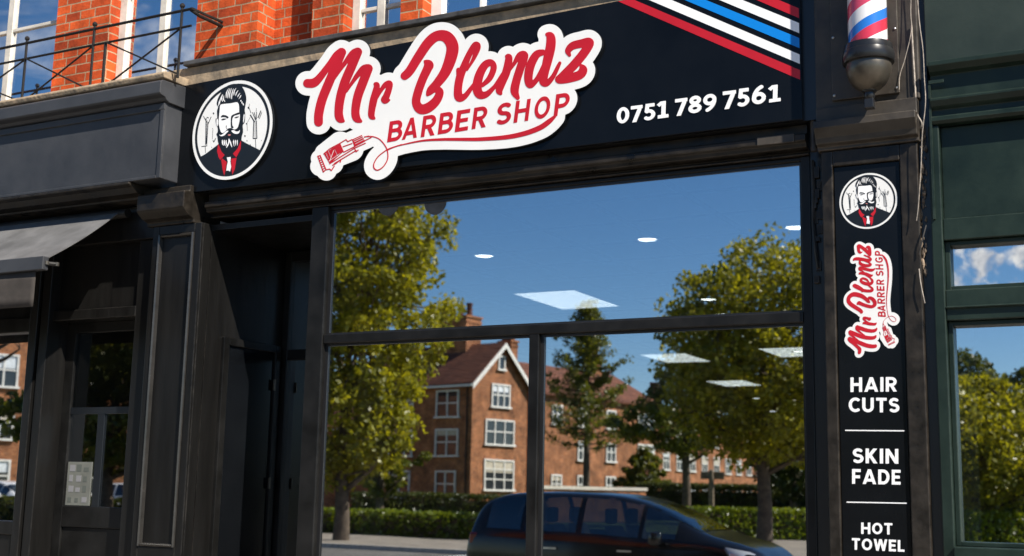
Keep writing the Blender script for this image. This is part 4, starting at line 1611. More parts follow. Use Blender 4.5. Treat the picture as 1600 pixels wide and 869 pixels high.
for z0, z1 in ((2.585, 2.78), (1.415, 2.40)):
    MB().box(GX0 + .07, GX1 - .1, .10, .106, z0, z1).build('pane', M['glass_green'] if 'glass_green' in M else M['glass'], wo)
MB().box(GX0 + .05, GX1, .9, 1.0, 0, 4.5).build('room_back', M['inside_dark'], gs)
st = MB()
st.prism_z([(GX0 + .012, .003), (GX0 + .012, -.012), (GX0 + .022, -.012), (GX0 + .022, .003)], 2.90, 3.56)
st.box(GX0 + .022, GX0 + .09, -.06, -.05, 3.545, 3.56)
st.build('cable_clip_strip', M['green'], gs)

# ------------------------------------------------------------------ left shop
ls = fixed('grey_shopfront', 'dark grey neighbouring shopfront with projecting blank fascia and glazed door', 'shopfront', (-7.5, 0, 0))
LX0 = -11.0
FY = -.19
fx1 = -5.645
fb = MB()
fb.box(LX0, fx1, FY + .012, .1, 3.53, 4.03)
# raised frame round the blank panel
fb.box(LX0, fx1, FY, FY + .012, 3.985, 4.03).box(fx1 - .035, fx1, FY, FY + .012, 3.53, 3.985).box(LX0, fx1 - .035, FY, FY + .012, 3.53, 3.55)
fbo = fb.build('fascia', M['slate'], ls, bevel=.004)
MB().prism_x([(.1, 4.032), (FY + .02, 4.032), (FY - .005, 4.042), (FY - .02, 4.058), (FY - .06, 4.066), (FY - .07, 4.075), (FY - .07, 4.15), (FY - .05, 4.165), (.1, 4.185)], LX0, fx1 + .02).build('cornice', M['slate'], ls, bevel=.004)
MB().prism_x([(.1, 4.187), (FY - .03, 4.187), (FY - .04, 4.215), (FY - .02, 4.235), (.1, 4.25)], LX0, fx1 + .01).build('cornice_ledge', M['ledge'], ls, bevel=.006)
MB().prism_x([(.1, 3.43), (-.02, 3.43), (-.06, 3.445), (-.06, 3.455), (-.12, 3.47), (-.16, 3.50), (-.20, 3.512), (-.20, 3.527), (.1, 3.527)], LX0, -5.90).build('lower_moulding', M['black_trim'], ls, bevel=.004)
f = MB()
f.box(LX0, -5.857, .05, .2, 3.2, 3.43)
f.box(-6.875, -6.80, .04, .3, 0, 3.2).box(-6.97, -6.90, .03, .3, 0, 3.2).box(-6.04, -5.857, .08, .3, 0, 3.2)
f.box(-6.80, -6.04, .08, .26, 2.69, 2.76)
f.box(-6.80, -6.04, .12, .2, 2.76, 3.2)
f.box(LX0, -6.97, .05, .2, 2.62, 2.72).box(LX0, -6.97, .10, .2, 2.72, 3.2)
f.box(LX0, -6.97, .04, .3, 1.24, 1.33).box(LX0, -6.97, .06, .3, 0, 1.24).box(LX0, LX0 + .1, .05, .3, 0, 3.2)
f.box(-6.90, -6.875, .10, .3, 0, 3.2)
fro = f.build('window_frame', M['black'], ls, bevel=.005)
MB().box(LX0 + .1, -6.965, .10, .106, 1.33, 2.63).build('pane', M['glass'], fro)
d = MB()
DY = .22
d.box(-6.80, -6.72, DY, DY + .05, .05, 2.69).box(-6.13, -6.04, DY, DY + .05, .05, 2.69)
d.box(-6.72, -6.13, DY, DY + .05, 2.62, 2.69).box(-6.72, -6.13, DY, DY + .05, 1.30, 1.44).box(-6.72, -6.13, DY + .015, DY + .05, .05, 1.30)
do = d.build('door', M['frame'], ls, bevel=.004)
MB().box(-6.721, -6.129, DY + .02, DY + .026, 1.43, 2.08).build('pane', M['glass_dark'], do)
MB().box(-6.721, -6.129, DY + .02, DY + .026, 2.085, 2.63).build('pane', M['glass_plain'], do)
ch_ = MB()
ch_.box(-6.46, -6.40, DY + .008, DY + .018, 1.44, 2.06).box(-6.72, -6.13, DY + .006, DY + .0185, 2.06, 2.105)
ch_.build('glazing_bar', M['ink'], do)
MB().box(LX0, -5.47, 1.6, 1.7, 0, 3.29).build('room_back', M['inside_dark'], ls)
MB().box(LX0, -5.47, .3, 1.7, 3.15, 3.2).build('room_ceiling', M['inside_dark'], ls)
MB().box(-5.6, -5.48, .33, 1.7, 0, 3.2).build('room_side', M['inside_dark'], ls)
# posters on the door
po_ = fixed('door_poster', 'pale notice sheet with small pictures in the lower corner of the door glass', 'poster', (-6.5, DY, 1.45))
x0, z0 = at(103, 792, DY + .015)
x1, z1 = at(144, 722, DY + .015)
x0 = -6.715
MB().box(x0 + .005, x1, DY + .0145, DY + .0195, 1.445, z1).build('sheet', M['poster'], po_)
for r_ in range(4):
    for c in range(3):
        a = x0 + .025 + c * (x1 - x0 - .03) / 3
        zz = 1.465 + r_ * (z1 - 1.46) / 4
        MB().box(a, a + (x1 - x0) * rng.uniform(.14, .24), DY + .0130, DY + .0140, zz, zz + .02 + .03 * rng.random()).build('picture', M['poster_ink' if rng.random() < .7 else 'grey_ink'], po_)
for px, py, lab in ((176, 508, 'left faded card hanging inside the dark door top'), (194, 507, 'right faded card hanging inside the dark door top')):
    x, z = at(px, py, .5)
    c = tag(MB().box(x - .02, x + .02, .50, .503, z - .045, z + .03).build('hanging_card', M['yellow_paper'], None), lab, 'card', 'cards inside the door')

# awning
aw = fixed('shop_awning', 'half open grey cloth awning over the left shop window', 'awning', (-8, -.3, 3.3))
ax0, ax1 = LX0 + .2, -6.15
topY, topZ, frY, frZ = -.03, 3.375, -.60, 2.965
c = MB()
n = 14
prof = [(topY + (frY - topY) * t, topZ + (frZ - topZ) * t - .018 * math.sin(PI * t)) for t in [i / n for i in range(n + 1)]]
th = [(y + .002, z - .006) for y, z in prof[::-1]]
c.prism_x(prof + th, ax0, ax1)
c.build('cloth', M['awning'], aw)
MB().box(ax0 - .02, ax1 + .02, frY - .035, frY + .012, frZ - .075, frZ + .012).build('front_bar', M['slate'], aw, bevel=.006)
v = MB()
n = 120
za = 2.665
for i in range(n + 1):
    x = ax0 + (ax1 - .06 - ax0) * i / n
    for k in range(5):
        q = k / 4
        v.v.append((x, frY - .012 + q * (.010 * math.sin(x * 3.1) + .003 * math.sin(x * 8 + 1)), frZ - .07 + (za - frZ + .07) * q))
for i in range(n):
    for k in range(4):
        v.f.append((i * 5 + k, i * 5 + 5 + k, i * 5 + 6 + k, i * 5 + 1 + k))
vo = v.build('valance', M['valance'], aw, smooth=True)
sm = vo.modifiers.new('thick', 'SOLIDIFY')
sm.thickness = .003
a = MB()
a.tube([(ax1 + .012, frY, frZ - .03), (ax1 + .045, frY + .06, frZ - .03)], .014, 8)
a.tube([(ax1 - .03, frY + .03, frZ - .02), (ax1 - .35, -.25, 3.10), (ax1 - .25, -.02, 3.25)], .011, 8)
a.build('folding_arm', M['iron'], aw, smooth=True)
sc = MB()
for x, y in ((ax1 + .022, frY - .005), (ax1 + .045, frY + .055)):
    MB().lathe([(.014, -.01), (.014, .012), (.006, .014)], x, y, 12, frZ - .03).build('pivot_bolt', M['gunmetal'], aw)
MB().tube([(ax0, topY + .03, topZ + .0), (ax1 + .06, topY + .03, topZ + .0)], .032, 14).build('roller', M['iron'], aw, smooth=True)

# balcony railing on the cornice
rl = fixed('balcony_railing', 'black iron balcony railing with crossed bars above the left shop', 'railing', (-7, -.15, 4.25))
RYY = -.15
posts = [(36, 42), (143, 148.5), (160, 162), (282, 285.5)]
pxs = [at(39, 100, RYY)[0], at(145, 80, RYY)[0], at(283, 40, RYY)[0]]
step = (pxs[2] - pxs[1])
zt = at(150, 45, RYY)[1]
zm = at(150, 70, RYY)[1]
zb = 4.25
xs = [pxs[0] - 2 * step, pxs[0] - step] + pxs
xend = at(301, 6, RYY)[0]
MB().tube([(xs[0] - .5, RYY, zt), (xend, RYY, zt), (xend + .02, .12, zt)], .010, 8).build('top_rail', M['iron'], rl, smooth=True)
MB().tube([(xs[0] - .5, RYY, zm), (xend, RYY, zm)], .0085, 8).build('mid_rail', M['iron'], rl, smooth=True)
for x in xs:
    MB().tube([(x, RYY, zb - .05), (x, RYY, zt + .05)], .009, 8).lathe([(.011, 0), (.017, .009), (.017, .020), (.008, .030)], x, RYY, 10, zt + .02).build('post', M['iron'], rl)
xp = at(161, 120, RYY)[0]
MB().tube([(xp, RYY, zb - .05), (xp, RYY, zm)], .010, 8).build('post', M['iron'], rl)
bays = [(xs[0], xs[1]), (xs[1], xs[2]), (xs[2], xs[3]), (xp, xs[4])]
for a_, b_ in bays:
    MB().tube([(a_ + .01, RYY - .008, zm), (b_ - .01, RYY - .008, zb - .02)], .0065, 6).build('cross_bar', M['iron'], rl)
    MB().tube([(a_ + .01, RYY + .008, zb - .02), (b_ - .01, RYY + .008, zm)], .0065, 6).build('cross_bar', M['iron'], rl)
MB().tube([(xend - .02, RYY, zt), (xend + .01, RYY + .06, zt - .03), (xend + .02, .12, zt - .03)], .012, 8).build('wall_fixing', M['iron'], rl, smooth=True)

# ================================================================== the street opposite (seen mirrored in the glass)
def house(label, x, y, rz, Lx, Wy, eave, rise, wins_x, wins_y, ridge='x', chimney=None, base_z=0.0, gable_trim=True, group=None, wall='brick_far', overhang=.35):
    """corner at (x, y); the house runs to -x and -y; its visible walls face +x and +y"""
    t = thing('brick_house', label, 'house', (x, y, base_z), rz, group)
    b = MB()
    b.box(-Lx, 0, -Wy, 0, 0, eave)
    if ridge == 'x':
        b.add([(-Lx, -Wy, eave), (-Lx, 0, eave), (-Lx, -Wy / 2, eave + rise), (0, -Wy, eave), (0, 0, eave), (0, -Wy / 2, eave + rise)], [(0, 1, 2), (3, 5, 4), (0, 2, 5, 3), (1, 4, 5, 2)])
    else:
        b.add([(-Lx, -Wy, eave), (0, -Wy, eave), (-Lx / 2, -Wy, eave + rise), (-Lx, 0, eave), (0, 0, eave), (-Lx / 2, 0, eave + rise)], [(0, 1, 2), (3, 5, 4), (0, 2, 5, 3), (1, 4, 5, 2)])
    b.build('wall', M[wall], t)
    # roof slabs
    r_ = MB()
    oh, th = overhang, .16
    if ridge == 'x':
        k = rise / (Wy / 2)
        for s_ in (1, -1):
            ye = 0 if s_ > 0 else -Wy
            ym = -Wy / 2
            e = (ye + s_ * oh, eave - k * oh + .06)
            rdg = (ym, eave + rise + .06)
            r_.prism_x([e, rdg, (rdg[0], rdg[1] + th), (e[0], e[1] + th)], -Lx - .2, .30)
    else:
        k = rise / (Lx / 2)
        for s_ in (1, -1):
            xe = 0 if s_ > 0 else -Lx
            xm = -Lx / 2
            e = (xe + s_ * oh, eave - k * oh + .06)
            rdg = (xm, eave + rise + .06)
            vs = [(e[0], -Wy - .2, e[1]), (rdg[0], -Wy - .2, rdg[1]), (rdg[0], -Wy - .2, rdg[1] + th), (e[0], -Wy - .2, e[1] + th)]
            vs += [(a, .3, c) for a, _, c in vs]
            r_.add(vs, [(0, 1, 2, 3), (7, 6, 5, 4), (0, 4, 5, 1), (1, 5, 6, 2), (2, 6, 7, 3), (3, 7, 4, 0)])
    ro = r_.build('roof', M['tile'], t)
    if gable_trim and ridge == 'x':
        k = rise / (Wy / 2)
        g_ = MB()
        for s_ in (1, -1):
            ye = (0 if s_ > 0 else -Wy) + s_ * oh
            ze = eave - k * oh
            vs = [(.31, ye, ze - .22), (.31, -Wy / 2, eave + rise - .20), (.31, -Wy / 2, eave + rise + .15), (.31, ye, ze + .14)]
            vs += [(.37, a, c) for _, a, c in vs]
            g_.add(vs, [(0, 1, 2, 3), (7, 6, 5, 4), (0, 4, 5, 1), (1, 5, 6, 2), (2, 6, 7, 3), (3, 7, 4, 0)])
        g_.build('bargeboard', M['window_white'], ro)
        gu = MB()
        gu.box(-Lx, .3, oh - .02, oh + .10, eave - k * oh - .04, eave - k * oh + .10)
        gu.build('gutter', M['window_white'], ro)
    if chimney:
        for cx, cy, cw, top, pots in chimney:
            c = MB()
            cd_ = .4 if cw < 3 else .75
            c.box(cx - cw / 2, cx + cw / 2, cy - cd_, cy + cd_, eave - .5, top)
            c.box(cx - cw / 2 - .08, cx + cw / 2 + .08, cy - cd_ - .08, cy + cd_ + .08, top, top + .14)
            c.box(cx - cw / 2 - .04, cx + cw / 2 + .04, cy - cd_ - .04, cy + cd_ + .04, top - .35, top - .22)
            co_ = c.build('chimney', M[wall], ro)
            for q in range(pots):
                MB().lathe([(.24, 0), (.20, .1), (.18, .72), (.23, .80), (.23, .88), (.16, .9)], cx + (q - (pots - 1) / 2) * (cw / pots), cy, 12, top + .14).build('chimney_pot', M['tile'], ro, smooth=True)
    MB().tube([(-.35, .10, .1), (-.35, .10, eave - .35), (-.35, .30, eave - .12)], .05, 8).build('downpipe', M['iron'], t)
    for face, ws in (('x', wins_x), ('y', wins_y)):
        for (u, z0, ww, hh, nc, nr) in ws:
            f_, g_ = MB(), MB()

            def bx(m_, u0, u1, za, zb, d0, d1):
                if face == 'x':
                    m_.box(d0, d1, -u1, -u0, za, zb)
                else:
                    m_.box(-u1, -u0, d0, d1, za, zb)
            fwid = .11
            bx(f_, u - ww / 2, u - ww / 2 + fwid, z0, z0 + hh, .004, .09)
            bx(f_, u + ww / 2 - fwid, u + ww / 2, z0, z0 + hh, .004, .09)
            bx(f_, u - ww / 2 + fwid, u + ww / 2 - fwid, z0 + hh - fwid, z0 + hh, .004, .09)
            bx(f_, u - ww / 2 - .1, u + ww / 2 + .1, z0 - .12, z0, .004, .16)
            for i in range(1, nc):
                uu = u - ww / 2 + ww * i / nc
                bx(f_, uu - .045, uu + .045, z0, z0 + hh - fwid, .006, .08)
            for i in range(1, nr):
                zz = z0 + hh * i / nr
                bx(f_, u - ww / 2 + fwid, u + ww / 2 - fwid, zz - .04, zz + .04, .005, .075)
            fo_ = f_.build('window', M['window_white'], t)
            bx(g_, u - ww / 2 + .05, u + ww / 2 - .05, z0, z0 + hh - .05, .003, .03)
            g_.build('pane', M['pane_far'], fo_)
            if hh > 1.2 and rng.random() < .6:
                q_ = MB()
                dn = rng.uniform(.25, .55) * hh
                bx(q_, u - ww / 2 + .12, u + ww / 2 - .12, z0 + hh - dn, z0 + hh - .12, .0305, .0325)
                q_.build('blind', M['curtain' if rng.random() < .5 else 'banner'], fo_)
    return t


RZ = R(12)
hx, hy = street(742, 80)
house('gabled red brick house with white bargeboards and clay roof, right of the big left tree', hx, hy, RZ, 11.0, 5.6, 8.5, 2.6,
      [(2.75, 9.5, .7, .9, 1, 1), (2.75, 7.05, 1.9, 1.45, 3, 2), (2.75, 4.6, 2.9, 1.6, 3, 2), (2.75, 1.7, 3.0, 1.9, 3, 3)],
      [(2.1, 6.3, 2.0, 1.7, 2, 2), (2.1, 3.8, 2.0, 1.7, 2, 2), (2.1, 1.1, 1.8, 1.7, 2, 2), (6.3, 6.3, 2.2, 1.7, 3, 2), (6.3, 3.8, 2.2, 1.7, 3, 2), (6.3, 1.1, 2.0, 1.7, 2, 2), (9.2, 6.3, 1.4, 1.7, 2, 2), (9.2, 3.8, 1.4, 1.7, 2, 2)],
      'x', [(-4.2, -2.9, 3.2, 13.1, 4)])
hx, hy = street(852, 86)
house('long three storey brick building behind the conifer with a tiled roof', hx, hy, RZ, 9, 14.5, 8.3, 2.4,
      [(1.6, 6.3, 1.2, 1.3, 2, 2), (4.6, 6.3, 1.2, 1.3, 2, 2), (8.0, 6.3, 1.2, 1.3, 2, 2), (12.6, 6.1, 2.2, 1.6, 3, 2), (4.6, 3.9, 1.2, 1.3, 2, 2), (8.0, 3.9, 1.2, 1.3, 2, 2), (12.6, 3.7, 2.2, 1.6, 3, 2), (1.6, 1.5, 1.2, 1.3, 2, 2), (4.6, 1.5, 1.2, 1.3, 2, 2), (8.0, 1.5, 1.2, 1.3, 2, 2), (12.6, 1.3, 2.2, 1.6, 3, 2)],
      [(2.5, 4.9, 1.6, 1.5, 2, 2), (6, 4.9, 1.6, 1.5, 2, 2)], 'y', [(-4.5, -12, 1.0, 11.9, 2), (-4.5, -1.5, 1.2, 12.2, 3)], gable_trim=False)
hx, hy = street(1030, 112)
house('orange brick terrace far behind the right hand trees', hx, hy, R(2), 16, 30, 8.6, 2.2,
      [(2 + 3.2 * k, 6.3, 1.5, 1.5, 2, 2) for k in range(9)] + [(2 + 3.2 * k, 3.8, 1.5, 1.5, 2, 2) for k in range(9)] + [(2 + 3.2 * k, 1.0, 1.5, 1.6, 2, 2) for k in range(8)], [(3, 3.8, 1.4, 1.4, 2, 2)], 'y', [(-8, -6, 1.0, 12.2, 3), (-8, -18, 1.0, 12.2, 3)], gable_trim=False)
hx, hy = street(548, 92)
house('brick house with small white gable peeping out at the left window edge', hx, hy, R(8), 8, 6.0, 6.0, 2.6,
      [(3.0, 3.6, 1.6, 1.6, 2, 2), (3.0, .9, 1.8, 1.7, 2, 2)], [(2, 3.6, 1.6, 1.6, 2, 2), (5.5, 3.6, 1.6, 1.6, 2, 2)], 'x')
hx, hy = street(-40, 66)
house('tall orange brick house mirrored in the left shop window', hx, hy, R(26), 14, 12, 9.5, 2.6,
      [(1.6 + 2.6 * k, z, 1.5, 1.7, 2, 2) for k in range(4) for z in (1.0, 3.8, 6.6)], [(2.2 + 3 * k, z, 1.5, 1.7, 2, 2) for k in range(4) for z in (1.0, 3.8, 6.6)], 'x', [(-4, -6, 1.4, 13.6, 4)])

# garden wall and posts in front of the far houses
gx, gy = street(846, 66)
gx2, gy2 = street(1010, 74)
ang = math.atan2(gy2 - gy, gx2 - gx)
ln_ = math.hypot(gx2 - gx, gy2 - gy)
gw = thing('garden_wall', 'low brick garden wall with pale coping below the far brick building', 'wall', (gx, gy, 0), ang)
MB().box(0, ln_, -.12, .12, 0, 1.75).build('wall', M['brick_far'], gw)
MB().box(-.05, ln_ + .05, -.2, .2, 1.753, 1.93).build('coping', M['window_stone'], gw)
px_, py_ = street(1114, 52)
pt = thing('timber_post', 'plain upright timber post standing left of the right tree trunk', 'post', (px_, py_, 0))
MB().lathe([(.13, 0), (.12, 1.9), (.10, 2.6), (.02, 2.66)], 0, 0, 8).build('shaft', M['wood_post'], pt)
MB().box(-.5, .5, -.16, -.12, 2.25, 2.55).build('board', M['wood_post'], pt)


# ------------------------------------------------------------------ trees
def leaf_mesh(name, centres, m, parent, seed, sizes, per, spread):
    r = np.random.default_rng(seed)
    C = np.repeat(np.array([c[:3] for c in centres]), per, 0)
    S = np.repeat(np.array([c[3] for c in centres]), per)
    n = len(C)
    d = r.normal(size=(n, 3))
    d /= np.linalg.norm(d, axis=1)[:, None]
    rad = (r.random(n) ** .45) * S * spread
    P = C + d * rad[:, None] * np.array([1, 1, .72])
    # leaf frame
    a = r.normal(size=(n, 3))
    a[:, 2] -= .35
    a /= np.linalg.norm(a, axis=1)[:, None]
    nrm = d * .5 + r.normal(size=(n, 3)) * .55 + np.array([0, 0, .45])
    b = np.cross(nrm, a)
    b /= np.linalg.norm(b, axis=1)[:, None] + 1e-9
    sz = sizes * (.6 + .8 * r.random(n))
    V = np.empty((n, 4, 3))
    V[:, 0] = P - a * sz[:, None] * .6
    V[:, 1] = P + b * sz[:, None] * .38
    V[:, 2] = P + a * sz[:, None] * .6
    V[:, 3] = P - b * sz[:, None] * .38
    me = bpy.data.meshes.new(name)
    me.vertices.add(n * 4)
    me.vertices.foreach_set('co', V.reshape(-1))
    me.loops.add(n * 4)
    me.loops.foreach_set('vertex_index', np.arange(n * 4, dtype=np.int32))
    me.polygons.add(n)
    me.polygons.foreach_set('loop_start', np.arange(n, dtype=np.int32) * 4)
    me.polygons.foreach_set('loop_total', np.full(n, 4, np.int32))
    me.update(calc_edges=True)
    me.materials.append(m)
    o = bpy.data.objects.new(name, me)
    link(o, parent)
    return o


def tree(label, px, zf, H, rad, base, seed, lm='leaf', clumps=150, per=85, leaf=.17, top_pow=.3, lean=0.0, trunk_r=.2, group='street trees across the road', asym=(0, 0)):
    r = random.Random(seed)
    x, y = street(px, zf)
    t = thing('tree', label, 'tree', (x, y, 0), 0, group)
    cz = (H + base) / 2
    hz = (H - base) / 2
    lobes = [(r.uniform(0, 2 * PI), r.uniform(-.7, .8), r.uniform(.22, .4)) for _ in range(11)]
    cs = []
    tries = 0
    md = 1.15 * rad * (4 / clumps) ** (1 / 3) * .62
    while len(cs) < clumps and tries < 9000:
        tries += 1
        u = r.uniform(-1, 1)
        an = r.uniform(0, 2 * PI)
        q = r.random() ** .38
        # widest low down, narrowing to the top
        prof = math.sqrt(max(0, 1 - abs(u) ** 2.4)) * (1 - top_pow * max(0, u + .3))
        bump = .80
        for la, lz, lw in lobes:
            dd = math.acos(max(-1, min(1, math.cos(an - la)))) ** 2 + (1.6 * (u - lz)) ** 2
            bump += .38 * math.exp(-dd / (2 * lw * lw))
        rr = rad * prof * q * bump
        p = (rr * math.cos(an) + asym[0] * (u + 1) / 2, rr * math.sin(an) + asym[1] * (u + 1) / 2, cz + hz * u * (.9 + .1 * bump))
        if all((p[0] - c[0]) ** 2 + (p[1] - c[1]) ** 2 + (p[2] - c[2]) ** 2 > md * md for c in cs):
            cs.append((*p, r.uniform(.62, 1.1)))
    # limbs: trunk, about ten main limbs, a branch to each clump
    tb = MB()
    th_ = base + (H - base) * .55
    tp = [(0, 0, -.1), (.04, .02, base * .5), (.0, .06, base), (lean * .5, 0, (base + th_) / 2), (lean, 0, th_)]
    tb.tube(tp, [trunk_r * 1.25, trunk_r, trunk_r * .9, trunk_r * .6, trunk_r * .22], 10)
    tb.build('trunk', M['bark'], t, smooth=True)
    lb = MB()
    mains = []
    for k in range(11):
        a = k * 2.4 + r.uniform(-.3, .3)
        z0 = base * .85 + (th_ - base * .85) * k / 11
        up = .35 + .5 * k / 11
        e = (rad * .55 * math.cos(a) * (1 - k / 22), rad * .55 * math.sin(a) * (1 - k / 22), z0 + hz * up)
        m_ = (e[0] * .5, e[1] * .5, z0 + (e[2] - z0) * .38)
        lb.tube([(0, 0, z0), m_, e], [trunk_r * .48, trunk_r * .32, trunk_r * .14], 6)
        mains.append((m_, e))
    for c in cs:
        b_ = min(mains, key=lambda q: sum((q[1][i] - c[i]) ** 2 for i in range(3)))
        s_ = b_[1] if r.random() < .6 else b_[0]
        mid = tuple((s_[i] + c[i]) / 2 + r.uniform(-.2, .2) for i in range(3))
        lb.tube([s_, mid, c[:3]], [trunk_r * .16, trunk_r * .1, trunk_r * .04], 4, cap=False)
    lb.build('branches', M['bark'], t, smooth=True)
    leaf_mesh('crown', cs, M[lm], t, seed, leaf, per, rad * .21)
    return t


def conifer(label, px, zf, H, rad, base, seed):
    r = random.Random(seed)
    x, y = street(px, zf)
    t = thing('conifer', label, 'tree', (x, y, 0), 0, 'street trees across the road')
    MB().tube([(0, 0, -.1), (0, 0, H * .5), (.05, 0, H)], [.26, .16, .03], 8).build('trunk', M['bark'], t, smooth=True)
    lb = MB()
    cs = []
    z = base
    k = 0
    while z < H - .4:
        f_ = 1 - (z - base) / (H - base)
        R_ = rad * (f_ ** .8) * r.choice((.55, .8, 1.0, 1.15)) + .3
        a = k * 2.4 + r.uniform(-.6, .6)
        l = R_ * r.uniform(.75, 1.1)
        e = (l * math.cos(a), l * math.sin(a), z + .30 * l + r.uniform(-.2, .25))
        lb.tube([(0, 0, z), (e[0] * .6, e[1] * .6, z + .06 * l), e], [.05, .035, .012], 4, cap=False)
        for j in range(6):
            q = .25 + .75 * j / 5
            cs.append((e[0] * q + r.uniform(-.25, .25), e[1] * q + r.uniform(-.25, .25), z + (e[2] - z) * q * q + r.uniform(-.1, .15), .28 + .28 * r.random() * q))
        z += .085 + .05 * f_
        k += 1
    cs.append((0, 0, H - .1, .25))
    lb.build('branches', M['bark'], t, smooth=True)
    leaf_mesh('crown', cs, M['leaf_mid'], t, seed, .15, 34, 1.0)
    return t


tree('broad bright green tree filling the left side of the big window', 546, 37, 11.9, 3.1, 1.7, 3, 'leaf', 290, 120, .155, top_pow=.12, trunk_r=.22)
tree('big spreading green tree with forked trunk at the right of the big window', 1195, 42, 10.4, 4.1, 2.7, 12, 'leaf', 280, 120, .155, top_pow=.5, trunk_r=.23)
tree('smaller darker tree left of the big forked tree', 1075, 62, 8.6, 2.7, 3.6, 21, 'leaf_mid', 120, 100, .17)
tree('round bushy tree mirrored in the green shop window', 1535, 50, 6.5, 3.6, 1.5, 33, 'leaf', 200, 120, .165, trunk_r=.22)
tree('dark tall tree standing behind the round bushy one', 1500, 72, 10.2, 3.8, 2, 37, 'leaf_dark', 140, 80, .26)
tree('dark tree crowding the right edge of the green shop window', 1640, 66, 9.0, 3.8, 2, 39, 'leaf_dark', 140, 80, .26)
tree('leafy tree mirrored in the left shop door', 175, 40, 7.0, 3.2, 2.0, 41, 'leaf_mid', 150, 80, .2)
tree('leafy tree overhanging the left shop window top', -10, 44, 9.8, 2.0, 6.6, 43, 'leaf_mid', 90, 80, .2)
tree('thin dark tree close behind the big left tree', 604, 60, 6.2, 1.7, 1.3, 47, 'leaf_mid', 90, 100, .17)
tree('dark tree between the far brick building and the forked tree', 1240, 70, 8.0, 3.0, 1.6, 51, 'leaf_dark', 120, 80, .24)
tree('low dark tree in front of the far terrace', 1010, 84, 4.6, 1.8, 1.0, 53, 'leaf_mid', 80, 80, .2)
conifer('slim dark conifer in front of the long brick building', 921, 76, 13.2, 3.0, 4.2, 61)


# ------------------------------------------------------------------ hedges and shrubs
def hedge(name, label, p0, p1, w_, h, seed, cat='hedge', lm='leaf_hedge'):
    (xa, ya), (xb, yb) = p0, p1
    l = math.hypot(xb - xa, yb - ya)
    t = thing(name, label, cat, (xa, ya, 0), math.atan2(yb - ya, xb - xa), 'clipped hedges across the road' if cat == 'hedge' else None)
    r = np.random.default_rng(seed)
    core = MB().box(.1, l - .1, -w_ * .32, w_ * .32, 0, h * .82)
    core.build('stems', M['bark'], t)
    n = int(l * h * w_ * 560)
    P = r.random((n, 3)) * np.array([l, w_, h]) - np.array([0, w_ / 2, 0])
    k = r.integers(0, 3, n)
    P[k == 0, 1] = w_ / 2 * (.8 + .25 * r.random((k == 0).sum()))
    P[k == 1, 2] = h * (.9 + .14 * r.random((k == 1).sum()))
    cs = np.concatenate([P, np.full((n, 1), .05)], 1)
    leaf_mesh('foliage', cs, M[lm], t, seed, .13, 1, 1.0)
    return t


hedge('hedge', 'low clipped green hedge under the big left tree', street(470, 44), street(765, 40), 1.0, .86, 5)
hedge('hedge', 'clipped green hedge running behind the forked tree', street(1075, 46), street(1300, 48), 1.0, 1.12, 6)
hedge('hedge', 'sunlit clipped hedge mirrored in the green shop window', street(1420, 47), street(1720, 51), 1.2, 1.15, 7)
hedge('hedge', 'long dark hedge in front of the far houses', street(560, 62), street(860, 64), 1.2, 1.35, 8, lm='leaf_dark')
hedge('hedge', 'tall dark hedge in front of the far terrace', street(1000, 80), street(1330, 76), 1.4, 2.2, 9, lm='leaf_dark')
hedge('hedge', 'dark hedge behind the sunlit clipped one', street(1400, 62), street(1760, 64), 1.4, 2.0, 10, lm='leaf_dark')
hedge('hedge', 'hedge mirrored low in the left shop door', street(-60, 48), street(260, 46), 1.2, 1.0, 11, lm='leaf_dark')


ft = np.random.default_rng(77)
nt_ = 5200
fx_ = ft.uniform(-190, 150, nt_)
top_ = 5.5 + 2.2 * np.sin(fx_ * .11) + 1.6 * np.sin(fx_ * .37 + 1) + .9 * np.sin(fx_ * .9)
fc = np.stack([fx_, -150 + ft.uniform(-5, 5, nt_), ft.random(nt_) ** .8 * top_, np.full(nt_, .3)], 1)
fo_t = leaf_mesh('far_treeline', fc, M['leaf_dark'], None, 78, 1.15, 3, 2.2)
tag(fo_t, 'distant dark line of trees closing the street view', 'trees', kind='stuff')

